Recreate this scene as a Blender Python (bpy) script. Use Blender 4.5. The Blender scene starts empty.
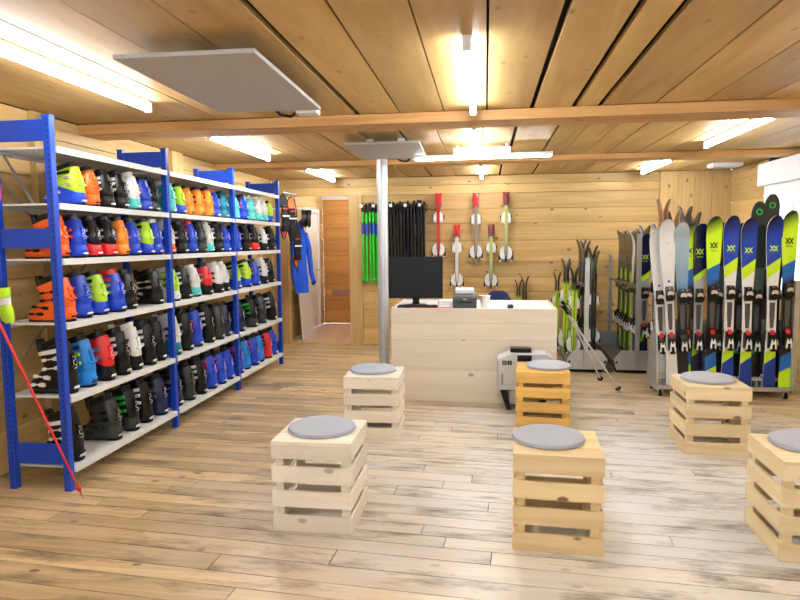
import bpy, bmesh, math, random
from mathutils import Vector, Matrix, Quaternion
random.seed(7)
PI = math.pi
scene = bpy.context.scene
COL = scene.collection

# ------------------------------------------------------------------ camera, world, light, exposure
H = 1.55
yaw, pitch, roll = 0.138616, 0.093894, -0.008522
F = Vector((-math.sin(yaw)*math.cos(pitch), math.cos(yaw)*math.cos(pitch), -math.sin(pitch)))
R = Vector((math.cos(yaw), math.sin(yaw), 0))
U = R.cross(F)
c_, s_ = math.cos(roll), math.sin(roll)
R2 = c_*R + s_*U
U2 = c_*U - s_*R
cam = bpy.data.cameras.new('camera')
cam.sensor_width = 36
cam.lens = 614.66/800*36
cam.clip_start = 0.05
camo = bpy.data.objects.new('camera', cam)
COL.objects.link(camo)
camo.matrix_world = Matrix(((R2.x, U2.x, -F.x, 0), (R2.y, U2.y, -F.y, 0), (R2.z, U2.z, -F.z, H), (0, 0, 0, 1)))
scene.camera = camo

world = bpy.data.worlds.new('sky')
scene.world = world
world.use_nodes = True
bg = world.node_tree.nodes['Background']
bg.inputs[0].default_value = (0.80, 0.90, 1.0, 1)
bg.inputs[1].default_value = 3.0

scene.view_settings.view_transform = 'Standard'
scene.view_settings.look = 'None'
scene.view_settings.gamma = 1
scene.view_settings.use_curve_mapping = False
scene.view_settings.exposure = 0.95
TUBE = 33.0          # brightness of every fluorescent tube

# ------------------------------------------------------------------ materials
def newmat(name):
    m = bpy.data.materials.new(name)
    m.use_nodes = True
    return m, m.node_tree, m.node_tree.nodes['Principled BSDF']

def plain(name, col, rough=0.5, metal=0.0, var=0.06, scale=30, bump=0.0, coat=0.0):
    m, nt, b = newmat(name)
    n = nt.nodes.new('ShaderNodeTexNoise'); n.inputs['Scale'].default_value = scale; n.inputs['Detail'].default_value = 2
    tc = nt.nodes.new('ShaderNodeTexCoord'); nt.links.new(tc.outputs['Object'], n.inputs['Vector'])
    mx = nt.nodes.new('ShaderNodeMix'); mx.data_type = 'RGBA'
    mx.inputs[6].default_value = tuple(max(0, c*(1-var)) for c in col)+(1,)
    mx.inputs[7].default_value = tuple(min(1, c*(1+var)) for c in col)+(1,)
    nt.links.new(n.outputs['Fac'], mx.inputs[0])
    nt.links.new(mx.outputs[2], b.inputs['Base Color'])
    b.inputs['Roughness'].default_value = rough
    b.inputs['Metallic'].default_value = metal
    if max(col) < 0.02: b.inputs['Specular IOR Level'].default_value = 0.3
    if coat: b.inputs['Coat Weight'].default_value = coat
    if bump:
        bp = nt.nodes.new('ShaderNodeBump'); bp.inputs['Strength'].default_value = bump; bp.inputs['Distance'].default_value = 0.01
        nt.links.new(n.outputs['Fac'], bp.inputs['Height']); nt.links.new(bp.outputs[0], b.inputs['Normal'])
    return m

def emis(name, col, s):
    m, nt, b = newmat(name)
    b.inputs['Base Color'].default_value = (*col, 1)
    b.inputs['Emission Color'].default_value = (*col, 1)
    b.inputs['Emission Strength'].default_value = s
    return m

def wood(name, light, dark, axis=0, knots=0.5, rough=0.5, tonevar=0.25, glare=None, fine=14, smudge=0.0):
    """planks: grain runs along `axis`; colour attribute 'tone' gives each board its own shade and grain offset"""
    m, nt, b = newmat(name)
    N, Lk = nt.nodes.new, nt.links.new
    tc = N('ShaderNodeTexCoord')
    at = N('ShaderNodeAttribute'); at.attribute_name = 'tone'
    sc = N('ShaderNodeVectorMath'); sc.operation = 'SCALE'; sc.inputs['Scale'].default_value = 17.0
    Lk(at.outputs['Color'], sc.inputs[0])
    ad = N('ShaderNodeVectorMath'); ad.operation = 'ADD'
    Lk(tc.outputs['Object'], ad.inputs[0]); Lk(sc.outputs[0], ad.inputs[1])
    mp = N('ShaderNodeMapping'); s = [fine, fine, fine]; s[axis] = 0.9; mp.inputs['Scale'].default_value = s
    Lk(ad.outputs[0], mp.inputs['Vector'])
    n1 = N('ShaderNodeTexNoise'); n1.inputs['Scale'].default_value = 1.0; n1.inputs['Detail'].default_value = 5; n1.inputs['Roughness'].default_value = 0.6
    n1.inputs['Distortion'].default_value = 0.6
    Lk(mp.outputs[0], n1.inputs['Vector'])
    cr = N('ShaderNodeValToRGB'); cr.color_ramp.elements[0].position = 0.33; cr.color_ramp.elements[1].position = 0.62
    cr.color_ramp.elements[0].color = (*dark, 1); cr.color_ramp.elements[1].color = (*light, 1)
    Lk(n1.outputs['Fac'], cr.inputs[0])
    out = cr.outputs[0]
    def mul(colsock, valsock):
        v = N('ShaderNodeVectorMath'); v.operation = 'SCALE'
        Lk(colsock, v.inputs[0]); Lk(valsock, v.inputs['Scale']); return v.outputs[0]
    sp = N('ShaderNodeSeparateColor'); Lk(at.outputs['Color'], sp.inputs[0])
    mr = N('ShaderNodeMapRange'); mr.inputs['To Min'].default_value = 1-tonevar; mr.inputs['To Max'].default_value = 1+tonevar*0.6
    Lk(sp.outputs[0], mr.inputs['Value'])
    out = mul(out, mr.outputs[0])
    if knots:
        mp2 = N('ShaderNodeMapping'); s = [6.0, 6.0, 6.0]; s[axis] = 3.4; mp2.inputs['Scale'].default_value = s
        Lk(ad.outputs[0], mp2.inputs['Vector'])
        vo = N('ShaderNodeTexVoronoi'); vo.inputs['Scale'].default_value = 1.0
        Lk(mp2.outputs[0], vo.inputs['Vector'])
        kr = N('ShaderNodeMapRange'); kr.inputs['From Min'].default_value = 0.07; kr.inputs['From Max'].default_value = 0.115
        kr.inputs['To Min'].default_value = min(1.0, knots*1.5); kr.inputs['To Max'].default_value = 0.0
        Lk(vo.outputs['Distance'], kr.inputs['Value'])
        mx = N('ShaderNodeMix'); mx.data_type = 'RGBA'
        Lk(kr.outputs[0], mx.inputs[0]); Lk(out, mx.inputs[6]); mx.inputs[7].default_value = (dark[0]*0.35, dark[1]*0.28, dark[2]*0.25, 1)
        out = mx.outputs[2]
    if glare:
        # floor glare painted into board colour: a patch with its own ragged outline
        cx, cy, rx, ry, colr, amt = glare
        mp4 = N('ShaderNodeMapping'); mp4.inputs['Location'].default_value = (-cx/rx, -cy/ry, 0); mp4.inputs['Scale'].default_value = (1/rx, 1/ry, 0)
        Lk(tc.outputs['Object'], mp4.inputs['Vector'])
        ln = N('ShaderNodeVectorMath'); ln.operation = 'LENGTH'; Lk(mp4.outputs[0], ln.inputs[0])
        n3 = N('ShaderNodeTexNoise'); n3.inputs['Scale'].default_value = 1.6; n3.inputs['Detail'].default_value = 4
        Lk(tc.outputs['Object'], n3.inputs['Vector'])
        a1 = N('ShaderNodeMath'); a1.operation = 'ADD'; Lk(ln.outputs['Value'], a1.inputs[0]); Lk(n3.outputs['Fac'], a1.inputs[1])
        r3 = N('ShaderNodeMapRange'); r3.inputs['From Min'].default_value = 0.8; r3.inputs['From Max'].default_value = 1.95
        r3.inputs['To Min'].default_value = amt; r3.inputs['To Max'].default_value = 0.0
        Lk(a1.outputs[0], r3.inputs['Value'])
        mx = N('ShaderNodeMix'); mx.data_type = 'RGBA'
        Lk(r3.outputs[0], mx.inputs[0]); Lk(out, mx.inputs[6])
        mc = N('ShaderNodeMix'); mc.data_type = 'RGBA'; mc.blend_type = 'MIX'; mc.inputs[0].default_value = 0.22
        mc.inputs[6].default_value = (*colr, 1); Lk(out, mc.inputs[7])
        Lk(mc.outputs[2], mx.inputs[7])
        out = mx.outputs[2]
    if smudge:
        n2 = N('ShaderNodeTexNoise'); n2.inputs['Scale'].default_value = 1.0; n2.inputs['Detail'].default_value = 6; n2.inputs['Roughness'].default_value = 0.68
        mp3 = N('ShaderNodeMapping'); s = [7.0, 7.0, 7.0]; s[axis] = 2.0; mp3.inputs['Scale'].default_value = s
        Lk(ad.outputs[0], mp3.inputs['Vector']); Lk(mp3.outputs[0], n2.inputs['Vector'])
        r2 = N('ShaderNodeMapRange'); r2.inputs['From Min'].default_value = 0.50; r2.inputs['From Max'].default_value = 0.70
        r2.inputs['To Min'].default_value = 0; r2.inputs['To Max'].default_value = smudge
        Lk(n2.outputs['Fac'], r2.inputs['Value'])
        mx = N('ShaderNodeMix'); mx.data_type = 'RGBA'
        Lk(r2.outputs[0], mx.inputs[0]); Lk(out, mx.inputs[6]); mx.inputs[7].default_value = (dark[0]*0.30, dark[1]*0.33, dark[2]*0.45, 1)
        out = mx.outputs[2]
    Lk(out, b.inputs['Base Color'])
    b.inputs['Roughness'].default_value = rough
    bp = N('ShaderNodeBump'); bp.inputs['Strength'].default_value = 0.12; bp.inputs['Distance'].default_value = 0.004
    Lk(n1.outputs['Fac'], bp.inputs['Height']); Lk(bp.outputs[0], b.inputs['Normal'])
    return m

PINE_L, PINE_D = (0.67, 0.46, 0.19), (0.53, 0.33, 0.11)
W_wall = wood('pine_wall_boards', PINE_L, PINE_D, 0, 0.6, 0.5, 0.22)
W_wally = wood('pine_side_wall_boards', PINE_L, PINE_D, 1, 0.5, 0.5, 0.22)
W_vert = wood('pine_vertical_boards', (0.67, 0.47, 0.21), (0.54, 0.34, 0.12), 2, 0.5, 0.5, 0.2)
W_ceil = wood('pine_ceiling_boards', (0.64, 0.43, 0.17), (0.50, 0.30, 0.10), 1, 0.3, 0.5, 0.22, fine=7)
W_beam = wood('pine_beam', (0.66, 0.38, 0.14), (0.52, 0.26, 0.08), 0, 0.6, 0.5, 0.15)
W_floor = wood('worn_floor_boards_glare', (0.64, 0.49, 0.29), (0.46, 0.32, 0.165), 0, 0.6, 0.30, 0.30,
               glare=(1.1, 3.9, 2.2, 1.9, (0.78, 0.84, 0.93), 0.95), fine=22, smudge=0.95)  # the cool white patch is reflected light put into the board colour
W_corr = wood('orange_corridor_boards', (0.78, 0.40, 0.12), (0.62, 0.28, 0.07), 0, 0.4, 0.5, 0.25)
W_counter = wood('whitewashed_pine', (0.82, 0.76, 0.66), (0.75, 0.68, 0.56), 0, 0.5, 0.5, 0.06)
W_stool = [wood('pale_stool_pine', (0.88, 0.83, 0.74), (0.79, 0.71, 0.59), 0, 0.4, 0.5, 0.12),
           wood('yellow_stool_pine', (0.84, 0.68, 0.40), (0.74, 0.54, 0.27), 0, 0.75, 0.45, 0.15),
           wood('orange_stool_pine', (0.85, 0.54, 0.15), (0.70, 0.38, 0.07), 0, 0.75, 0.45, 0.15),
           wood('cream_stool_pine', (0.86, 0.73, 0.48), (0.76, 0.58, 0.32), 0, 0.6, 0.5, 0.12)]
M = dict(
    blue=plain('blue_painted_steel', (0.004, 0.055, 0.50), 0.35),
    hole=plain('dark_slot', (0.002, 0.012, 0.10), 0.6),
    shelf=plain('grey_white_shelf', (0.72, 0.74, 0.75), 0.45),
    steel=plain('galvanised_steel', (0.52, 0.54, 0.55), 0.38, 0.75, 0.15, 8),
    dsteel=plain('dull_steel', (0.25, 0.26, 0.27), 0.45, 0.6),
    silver=plain('silver', (0.75, 0.75, 0.76), 0.25, 0.8),
    black=plain('black_plastic', (0.005, 0.005, 0.006), 0.35),
    screen=plain('black_screen', (0.004, 0.005, 0.007), 0.25),
    rubber=plain('black_rubber', (0.010, 0.010, 0.010), 0.8),
    dark=plain('dark_cavity', (0.012, 0.008, 0.005), 0.9),
    white=plain('white_plastic', (0.80, 0.80, 0.80), 0.4),
    paper=plain('white_paper', (0.85, 0.85, 0.84), 0.8),
    cushion=plain('grey_felt', (0.42, 0.46, 0.55), 0.95, 0, 0.18, 260, 0.3),
    pole=plain('aluminium_pole', (0.62, 0.64, 0.68), 0.35, 0.35),
    panel=plain('grey_heating_panel', (0.46, 0.45, 0.46), 0.6),
    red=plain('red_paint', (0.70, 0.02, 0.02), 0.35),
    green=plain('green_paint', (0.03, 0.72, 0.03), 0.35),
    grey=plain('light_grey_case', (0.55, 0.57, 0.61), 0.45),
    navyc=plain('navy_fabric', (0.02, 0.03, 0.12), 0.9),
    jacket=plain('royal_blue_fabric', (0.01, 0.09, 0.70), 0.75, 0, 0.25, 12, 0.4),
    orange=plain('orange_plastic', (0.90, 0.14, 0.02), 0.4),
    lime=plain('lime_plastic', (0.50, 0.85, 0.03), 0.4),
    pink=plain('pink_fabric', (0.85, 0.06, 0.22), 0.7),
    ringg=plain('green_print', (0.02, 0.50, 0.10), 0.5),
    blind=plain('white_blind', (0.85, 0.87, 0.90), 0.7),
    frame=plain('white_window_frame', (0.82, 0.83, 0.85), 0.4),
)
def glass_mat():
    m, nt, b = newmat('window_glass')
    nt.nodes.remove(b)
    o = nt.nodes['Material Output']
    t = nt.nodes.new('ShaderNodeBsdfTransparent'); t.inputs[0].default_value = (0.94, 0.97, 0.98, 1)
    g = nt.nodes.new('ShaderNodeBsdfGlossy'); g.inputs['Roughness'].default_value = 0.02
    x = nt.nodes.new('ShaderNodeMixShader'); x.inputs[0].default_value = 0.06
    nt.links.new(t.outputs[0], x.inputs[1]); nt.links.new(g.outputs[0], x.inputs[2]); nt.links.new(x.outputs[0], o.inputs[0])
    return m
M['glass'] = glass_mat()
M['tube'] = emis('glowing_tube', (0.93, 0.97, 1.0), TUBE)

# ------------------------------------------------------------------ mesh helpers
class MB:
    def __init__(s): s.v = []; s.f = []; s.t = []; s.mi = []
    def add(s, vs, fs, mi=0, tone=None):
        n = len(s.v)
        s.v += [tuple(v) for v in vs]
        s.f += [tuple(i+n for i in f) for f in fs]
        s.mi += [mi]*len(fs)
        t = tone or (random.random(), random.random(), random.random())
        s.t += [t]*len(vs)
        return s
    def box(s, x0, x1, y0, y1, z0, z1, mi=0, mat=None):
        vs = [Vector(p) for p in ((x0,y0,z0),(x1,y0,z0),(x1,y1,z0),(x0,y1,z0),(x0,y0,z1),(x1,y0,z1),(x1,y1,z1),(x0,y1,z1))]
        if mat is not None: vs = [mat @ v for v in vs]
        return s.add(vs, [(0,3,2,1),(4,5,6,7),(0,1,5,4),(1,2,6,5),(2,3,7,6),(3,0,4,7)], mi)
    def prism(s, pts, a, b, axis=1, mi=0):
        """polygon pts in the two other axes, extruded from a to b along axis"""
        n = len(pts); vs = []
        for q in (a, b):
            for p in pts:
                if axis == 1: vs.append((p[0], q, p[1]))
                elif axis == 0: vs.append((q, p[0], p[1]))
                else: vs.append((p[0], p[1], q))
        fs = [tuple(range(n)), tuple(range(2*n-1, n-1, -1))]
        fs += [(i, i+n, (i+1) % n+n, (i+1) % n) for i in range(n)]
        return s.add(vs, fs, mi)
    def loft(s, rings, cap=(True, True), mi=0):
        n = len(rings[0]); vs = [v for r in rings for v in r]; fs = []
        for k in range(len(rings)-1):
            for i in range(n):
                j = (i+1) % n
                fs.append((k*n+i, k*n+j, (k+1)*n+j, (k+1)*n+i))
        if cap[0]: fs.append(tuple(range(n-1, -1, -1)))
        if cap[1]: fs.append(tuple(range((len(rings)-1)*n, len(rings)*n)))
        return s.add(vs, fs, mi)
    def tube(s, pts, r, n=10, mi=0, closed=False):
        pts = [Vector(p) for p in pts]; rings = []
        rs = r if isinstance(r, (list, tuple)) else [r]*len(pts)
        prev = None
        for i, p in enumerate(pts):
            if closed: d = pts[(i+1) % len(pts)]-pts[i-1]
            else: d = pts[min(i+1, len(pts)-1)]-pts[max(i-1, 0)]
            d.normalize()
            if prev is None:
                a = d.orthogonal().normalized()
            else:
                a = (prev-d*prev.dot(d)).normalized()
            prev = a; bb = d.cross(a)
            rings.append([p+(a*math.cos(2*PI*k/n)+bb*math.sin(2*PI*k/n))*rs[i] for k in range(n)])
        if closed: rings.append(rings[0]); return s.loft(rings, (False, False), mi)
        return s.loft(rings, (True, True), mi)
    def lathe(s, prof, c=(0,0,0), n=24, mi=0):
        return s.loft([[(c[0]+r*math.cos(2*PI*k/n), c[1]+r*math.sin(2*PI*k/n), c[2]+z) for k in range(n)] for r, z in prof], mi=mi)
    def mesh(s, name, mats, smooth=False):
        me = bpy.data.meshes.new(name)
        me.from_pydata(s.v, [], s.f)
        if not isinstance(mats, (list, tuple)): mats = [mats]
        for m in mats: me.materials.append(m)
        me.polygons.foreach_set('material_index', s.mi)
        at = me.color_attributes.new('tone', 'FLOAT_COLOR', 'POINT')
        at.data.foreach_set('color', [c for t in s.t for c in (*t, 1.0)])
        bm = bmesh.new(); bm.from_mesh(me)
        bmesh.ops.recalc_face_normals(bm, faces=bm.faces)
        bm.to_mesh(me); bm.free()
        if smooth:
            me.polygons.foreach_set('use_smooth', [True]*len(me.polygons))
            me.set_sharp_from_angle(angle=math.radians(40))
        me.update()
        return me
    def build(s, name, mats, parent=None, smooth=False, bevel=0, loc=None, rotz=0):
        o = bpy.data.objects.new(name, s.mesh(name, mats, smooth))
        COL.objects.link(o)
        if parent is not None: o.parent = parent
        if loc is not None: o.location = loc
        if rotz: o.rotation_euler.z = rotz
        if bevel:
            b = o.modifiers.new('bevel', 'BEVEL'); b.width = bevel; b.segments = 2; b.limit_method = 'ANGLE'
        return o

def tag(o, label=None, cat=None, group=None, kind=None):
    if label: o['label'] = label
    if cat: o['category'] = cat
    if group: o['group'] = group
    if kind: o['kind'] = kind
    return o
def empty(name, label=None, cat=None, loc=(0,0,0), rotz=0, group=None, rot=None):
    o = bpy.data.objects.new(name, None); COL.objects.link(o)
    o.empty_display_size = 0.1
    o.location = loc; o.rotation_euler = rot if rot else (0, 0, rotz)
    return tag(o, label, cat, group)
def copy_tree(o, parent=None):
    c = o.copy(); COL.objects.link(c); c.parent = parent
    for ch in list(o.children): copy_tree(ch, c)
    return c
def struct(o, label=None):
    o['kind'] = 'structure'
    if label: o['label'] = label
    return o
def text_part(name, body, size, mat, parent, mtx, align='CENTER'):
    cu = bpy.data.curves.new(name, 'FONT'); cu.body = body; cu.size = size; cu.extrude = 0.0008
    cu.align_x = align; cu.align_y = 'CENTER'; cu.resolution_u = 2
    tmp = bpy.data.objects.new('tmp_text', cu); COL.objects.link(tmp)
    dg = bpy.context.evaluated_depsgraph_get(); dg.update()
    me = bpy.data.meshes.new_from_object(tmp.evaluated_get(dg))
    COL.objects.unlink(tmp); bpy.data.objects.remove(tmp); bpy.data.curves.remove(cu)
    me.transform(mtx); me.materials.clear(); me.materials.append(mat)
    o = bpy.data.objects.new(name, me); COL.objects.link(o); o.parent = parent
    return o
ORD = ['first', 'second', 'third', 'fourth', 'fifth', 'sixth', 'seventh', 'eighth', 'ninth', 'tenth', 'eleventh', 'twelfth', 'thirteenth', 'fourteenth']

# ------------------------------------------------------------------ room
XL, XR, YB, YF, ZC = -3.22, 3.34, 9.1, -1.6, 2.5
CORR_L, CORR_R, CORR_Y = -3.08, -1.95, 11.5
# floor: narrow worn boards, nearly parallel to the back wall
def clip_to(me, x0, x1, y0, y1):
    bm = bmesh.new(); bm.from_mesh(me)
    for co, no in (((x0,0,0),(-1,0,0)), ((x1,0,0),(1,0,0)), ((0,y0,0),(0,-1,0)), ((0,y1,0),(0,1,0))):
        g = bm.verts[:]+bm.edges[:]+bm.faces[:]
        bmesh.ops.bisect_plane(bm, geom=g, plane_co=co, plane_no=no, clear_outer=True)
    bm.to_mesh(me); bm.free()
fl = MB()
rot = Matrix.Rotation(-0.07, 4, 'Z')
yy = -2.2
while yy < 10.2:
    wd = random.choice((0.115, 0.125, 0.135, 0.15))
    x = -4.2-random.random()*2
    while x < 4.2:
        ln = random.uniform(1.6, 3.4)
        fl.box(x+0.0025, x+ln-0.0025, yy+0.003, yy+wd-0.003, -0.03, 0.0, 0, rot)
        x += ln
    yy += wd
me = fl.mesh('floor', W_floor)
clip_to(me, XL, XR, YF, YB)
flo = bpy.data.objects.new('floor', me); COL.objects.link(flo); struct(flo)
sb = MB().box(XL-0.1, XR+0.1, YF-0.1, YB+0.1, -0.10, -0.012).build('subfloor', M['dark'], flo)
cf = MB()
for k in range(9):
    cf.box(CORR_L+k*0.126+0.001, CORR_L+(k+1)*0.126-0.001, YB+0.101, CORR_Y, -0.03, 0.0)
cf.box(CORR_L-0.1, CORR_R+0.1, YB+0.101, CORR_Y+0.1, -0.10, -0.031)
cf.box(CORR_L, CORR_R, YB+0.001, YB+0.1, -0.03, 0.0)
struct(cf.build('floor_corridor', wood('pinkish_corridor_floor', (0.72, 0.52, 0.40), (0.60, 0.40, 0.28), 1, 0.2, 0.35, 0.1)))

# ceiling: wide boards towards the back wall with dark open joints
ce = MB()
b1 = [(XL, 0), (-2.75, .003), (-2.4, .004), (-2.04, .004), (-1.66, .006), (-1.3, .004), (-0.95, .018), (-0.63, .006), (-0.306, .004), (0.005, .006), (0.325, .016), (0.618, .018), (0.798, .018), (1.173, .007), (1.499, .004), (1.86, .006), (2.2, .004), (2.56, .006), (2.92, .004), (XR, 0)]
b2 = [(XL, 0), (-2.8, .004), (-2.5, .006), (-2.12, .006), (-1.8, .004), (-1.45, .012), (-1.1, .006), (-0.74, .012), (-0.42, .004), (-0.03, .006), (0.25, .016), (0.60, .012), (0.835, .004), (1.07, .005), (1.31, .010), (1.645, .006), (1.95, .008), (2.25, .004), (2.6, .006), (2.95, .004), (XR, 0)]
b3 = [(x+random.uniform(-0.08, 0.08) if 0 < i < len(b2)-1 else x, g) for i, (x, g) in enumerate(b2)]
for bs, y0, y1 in ((b1, YF, 4.80), (b2, 4.80, 7.2), (b3, 7.2, YB)):
    for (xa, ga), (xb, gb) in zip(bs[:-1], bs[1:]):
        dz = random.uniform(0, 0.006)
        ce.box(xa+ga, xb-gb, y0+0.001, y1-0.001, ZC+dz, ZC+0.03)
cei = struct(ce.build('ceiling', W_ceil))
MB().box(XL-0.12, XR+0.12, YF-0.12, CORR_Y+0.1, ZC+0.05, ZC+0.15).build('roof_deck', M['dark'], cei)
cc = MB().box(CORR_L-0.1, CORR_R+0.1, YB+0.12, CORR_Y, ZC, ZC+0.03)
struct(cc.build('ceiling_corridor', W_ceil))
# ceiling cross beams
for n, (y0, y1, z0) in enumerate(((4.60, 4.93, 2.425), (7.11, 7.40, 2.44), (-0.5, -0.2, 2.425))):
    bm_ = MB().box(XL, XR, y0, y1-0.02, z0, ZC-0.001)
    struct(bm_.build('ceiling_beam', W_beam, bevel=0.004), 'flat pine beam across the ceiling')

# back wall boards (horizontal), opening at the left, vertical boards at the right end
zl = [0, 0.25, 0.548, 0.815, 1.036, 1.254, 1.563, 1.814, 2.02, 2.247, 2.375, ZC]
wb = MB()
for a, b in zip(zl[:-1], zl[1:]):
    if a >= 2.24:
        wb.box(XL, 2.40, YB, YB+0.05, a+0.002, b-0.002)
    else:
        wb.box(-1.83, 2.40, YB, YB+0.05, a+0.002, b-0.002)
wallb = struct(wb.build('wall_back', W_wall, bevel=0.003))
vb = MB()
for a, b in zip((2.405, 2.643, 2.867, 3.089), (2.643, 2.867, 3.089, XR)):
    vb.box(a+0.002, b-0.002, YB-0.012, YB+0.04, 0, ZC-0.002)
vb.box(-2.03, -1.83, YB-0.03, YB+0.06, 0, 2.25)
vb.box(XL, -2.985, YB-0.03, YB+0.06, 0, 2.25)
vb.build('vertical_boards', W_vert, wallb, bevel=0.003)
MB().box(-1.9, XR, YB+0.055, YB+0.12, 0, ZC+0.05).box(XL, -1.9, YB+0.065, YB+0.12, 2.26, ZC).build('wall_backing', M['dark'], wallb)
th = MB().box(-2.985, -2.03, YB-0.03, YB+0.06, 0.0, 0.018)
struct(th.build('trim_1', W_wall), 'pale pine threshold of the opening')

# left wall
wl = MB()
zz = 0
while zz < ZC-0.01:
    h = min(random.choice((0.24, 0.27, 0.30)), ZC-zz)
    if ZC-zz-h < 0.1: h = ZC-zz
    wl.box(XL-0.05, XL, YF, YB, zz+0.002, zz+h-0.002); zz += h
wall_l = struct(wl.build('wall_left', W_wally, bevel=0.003))
MB().box(XL-0.12, XL-0.055, YF-0.1, YB+0.1, 0, ZC+0.05).box(XL-0.06, XL-0.001, YF-0.1, YB+0.1, ZC+0.001, ZC+0.05).build('wall_backing', M['dark'], wall_l)
pb = MB()
for y in (2.6, 4.05, 6.0): pb.box(XL, XL+0.05, y, y+0.22, 0, ZC-0.001)
pb.build('wall_post', W_vert, wall_l, bevel=0.003)

# right wall with the window
WY0, WY1, WZ0, WZ1 = 6.75, 7.98, 0.95, 2.44
wr = MB(); zz = 0
for h in (0.25, 0.26, 0.24, 0.2, 0.28, 0.27, 0.26, 0.30, 0.29, 0.15):
    a, b = zz+0.002, zz+h-0.002
    if a >= WZ0-0.02 and b <= WZ1+0.1:
        wr.box(XR, XR+0.05, YF, WY0, a, b); wr.box(XR, XR+0.05, WY1, YB, a, b)
    else: wr.box(XR, XR+0.05, YF, YB, a, b)
    zz += h
wall_r = struct(wr.build('wall_right', W_wally, bevel=0.003))
MB().box(XR+0.055, XR+0.12, YF-0.1, WY0, 0, ZC+0.05).box(XR+0.055, XR+0.12, WY1, YB+0.1, 0, ZC+0.05).box(XR+0.055, XR+0.12, WY0, WY1, 0, WZ0).box(XR+0.001, XR+0.12, WY0, WY1, WZ1+0.001, ZC+0.05).box(XR+0.001, XR+0.06, YF-0.1, YB, ZC+0.001, ZC+0.05).build('wall_backing', M['dark'], wall_r)
wf = MB()
wf.box(XR-0.03, XR+0.12, WY0-0.07, WY0+0.03, WZ0-0.06, WZ1).box(XR-0.03, XR+0.12, WY1-0.07, WY1+0.02, WZ0-0.06, WZ1)
wf.box(XR-0.03, XR+0.12, WY0+0.03, WY1-0.07, WZ0-0.06, WZ0+0.03).box(XR-0.02, XR+0.12, WY0+0.03, WY1-0.07, WZ1-0.05, WZ1)
wf.box(XR+0.0, XR+0.08, 7.30, 7.38, WZ0+0.03, WZ1-0.05)
win = struct(wf.build('window_1', M['frame'], bevel=0.004))
MB().box(XR+0.05, XR+0.056, WY0+0.03, 7.30, WZ0+0.03, WZ1-0.05).box(XR+0.05, XR+0.056, 7.38, WY1-0.07, WZ0+0.03, WZ1-0.05).build('window_pane', M['glass'], win)
bl = empty('roller_blind', 'white roller blind pulled a little down over the window at the right', 'window blind', (XR-0.09, 7.36, 2.10))
MB().box(-0.03, 0.055, -0.62, 0.63, 0.075, 0.335).build('cassette', M['blind'], bl, bevel=0.006)
MB().box(0.022, 0.028, -0.56, 0.55, -0.03, 0.08).box(0.012, 0.036, -0.56, 0.55, -0.05, -0.03).build('blind_fabric', M['blind'], bl)

# wall behind the camera, with the front windows of the shop (daylight comes in there)
wv = MB(); zz = 0
for h in (0.28, 0.27, 0.27, 0.28, 0.30, 0.30, 0.30, 0.20, 0.30):
    a, b = zz+0.002, zz+h-0.002
    segs = [(XL, XR)] if (b < 0.85 or a > 2.15) else [(XL, -2.3), (-0.4, 0.6), (2.6, XR)]
    for p, q in segs: wv.box(p, q, YF-0.05, YF, a, b)
    zz += h
wv.box(XL, XR, YF-0.1, YF-0.055, ZC-0.1, ZC+0.05)
wvo = struct(wv.build('wall_front', W_wall))
for k, (p, q) in enumerate(((-2.3, -0.4), (0.6, 2.6))):
    w = MB().box(p, p+0.06, YF-0.06, YF+0.02, 0.82, 2.2).box(q-0.06, q, YF-0.06, YF+0.02, 0.82, 2.2)
    w.box(p+0.06, q-0.06, YF-0.06, YF+0.02, 0.82, 0.88).box(p+0.06, q-0.06, YF-0.06, YF+0.02, 2.14, 2.2).box((p+q)/2-0.03, (p+q)/2+0.03, YF-0.05, YF+0.01, 0.88, 2.14)
    wo = struct(w.build('window_%d' % (k+2), M['frame']))
    MB().box(p+0.06, (p+q)/2-0.03, YF-0.022, YF-0.018, 0.88, 2.14).box((p+q)/2+0.03, q-0.06, YF-0.022, YF-0.018, 0.88, 2.14).build('window_pane', M['glass'], wo)

# corridor behind the opening
cw = MB(); zz = 0
for h, in [(x,) for x in (0.27, 0.27, 0.12, 0.30, 0.34, 0.30, 0.22, 0.28, 0.28, 0.12)]:
    cw.box(CORR_L, CORR_R, CORR_Y, CORR_Y+0.05, zz+0.002, zz+h-0.002); zz += h
cwo = struct(cw.build('wall_corridor_end', W_corr, bevel=0.003))
MB().box(-2.93, CORR_R, CORR_Y-0.012, CORR_Y, 0.535, 0.665).build('pink_board', plain('pinkish_board', (0.42, 0.25, 0.20), 0.6), cwo)
MB().box(CORR_L, CORR_R, CORR_Y-0.014, CORR_Y, 2.36, 2.47).build('white_top_board', M['white'], cwo)
MB().box(CORR_L, CORR_R, CORR_Y+0.052, CORR_Y+0.1, 0, ZC+0.05).build('wall_backing', M['dark'], cwo)
cl = MB(); zz = 0
for h in (0.27, 0.27, 0.27, 0.27, 0.27, 0.27, 0.27, 0.27, 0.34):
    if zz < 2.1:
        cl.box(CORR_L-0.05, CORR_L, YB+0.07, 10.35, zz+0.002, zz+h-0.002); cl.box(CORR_L-0.05, CORR_L, 11.2, CORR_Y, zz+0.002, zz+h-0.002)
    else: cl.box(CORR_L-0.05, CORR_L, YB+0.07, CORR_Y, zz+0.002, zz+h-0.002)
    zz += h
clo = struct(cl.build('wall_corridor_left', W_wally))
MB().box(CORR_L-0.12, CORR_L-0.055, YB+0.07, CORR_Y+0.1, 0, ZC+0.05).build('wall_backing', M['dark'], clo)
d = MB().box(CORR_L-0.05, CORR_L-0.01, 10.42, 11.13, 0.01, 2.09)
do = struct(d.build('door_1', M['white']), 'white door in the left wall of the corridor')
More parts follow.
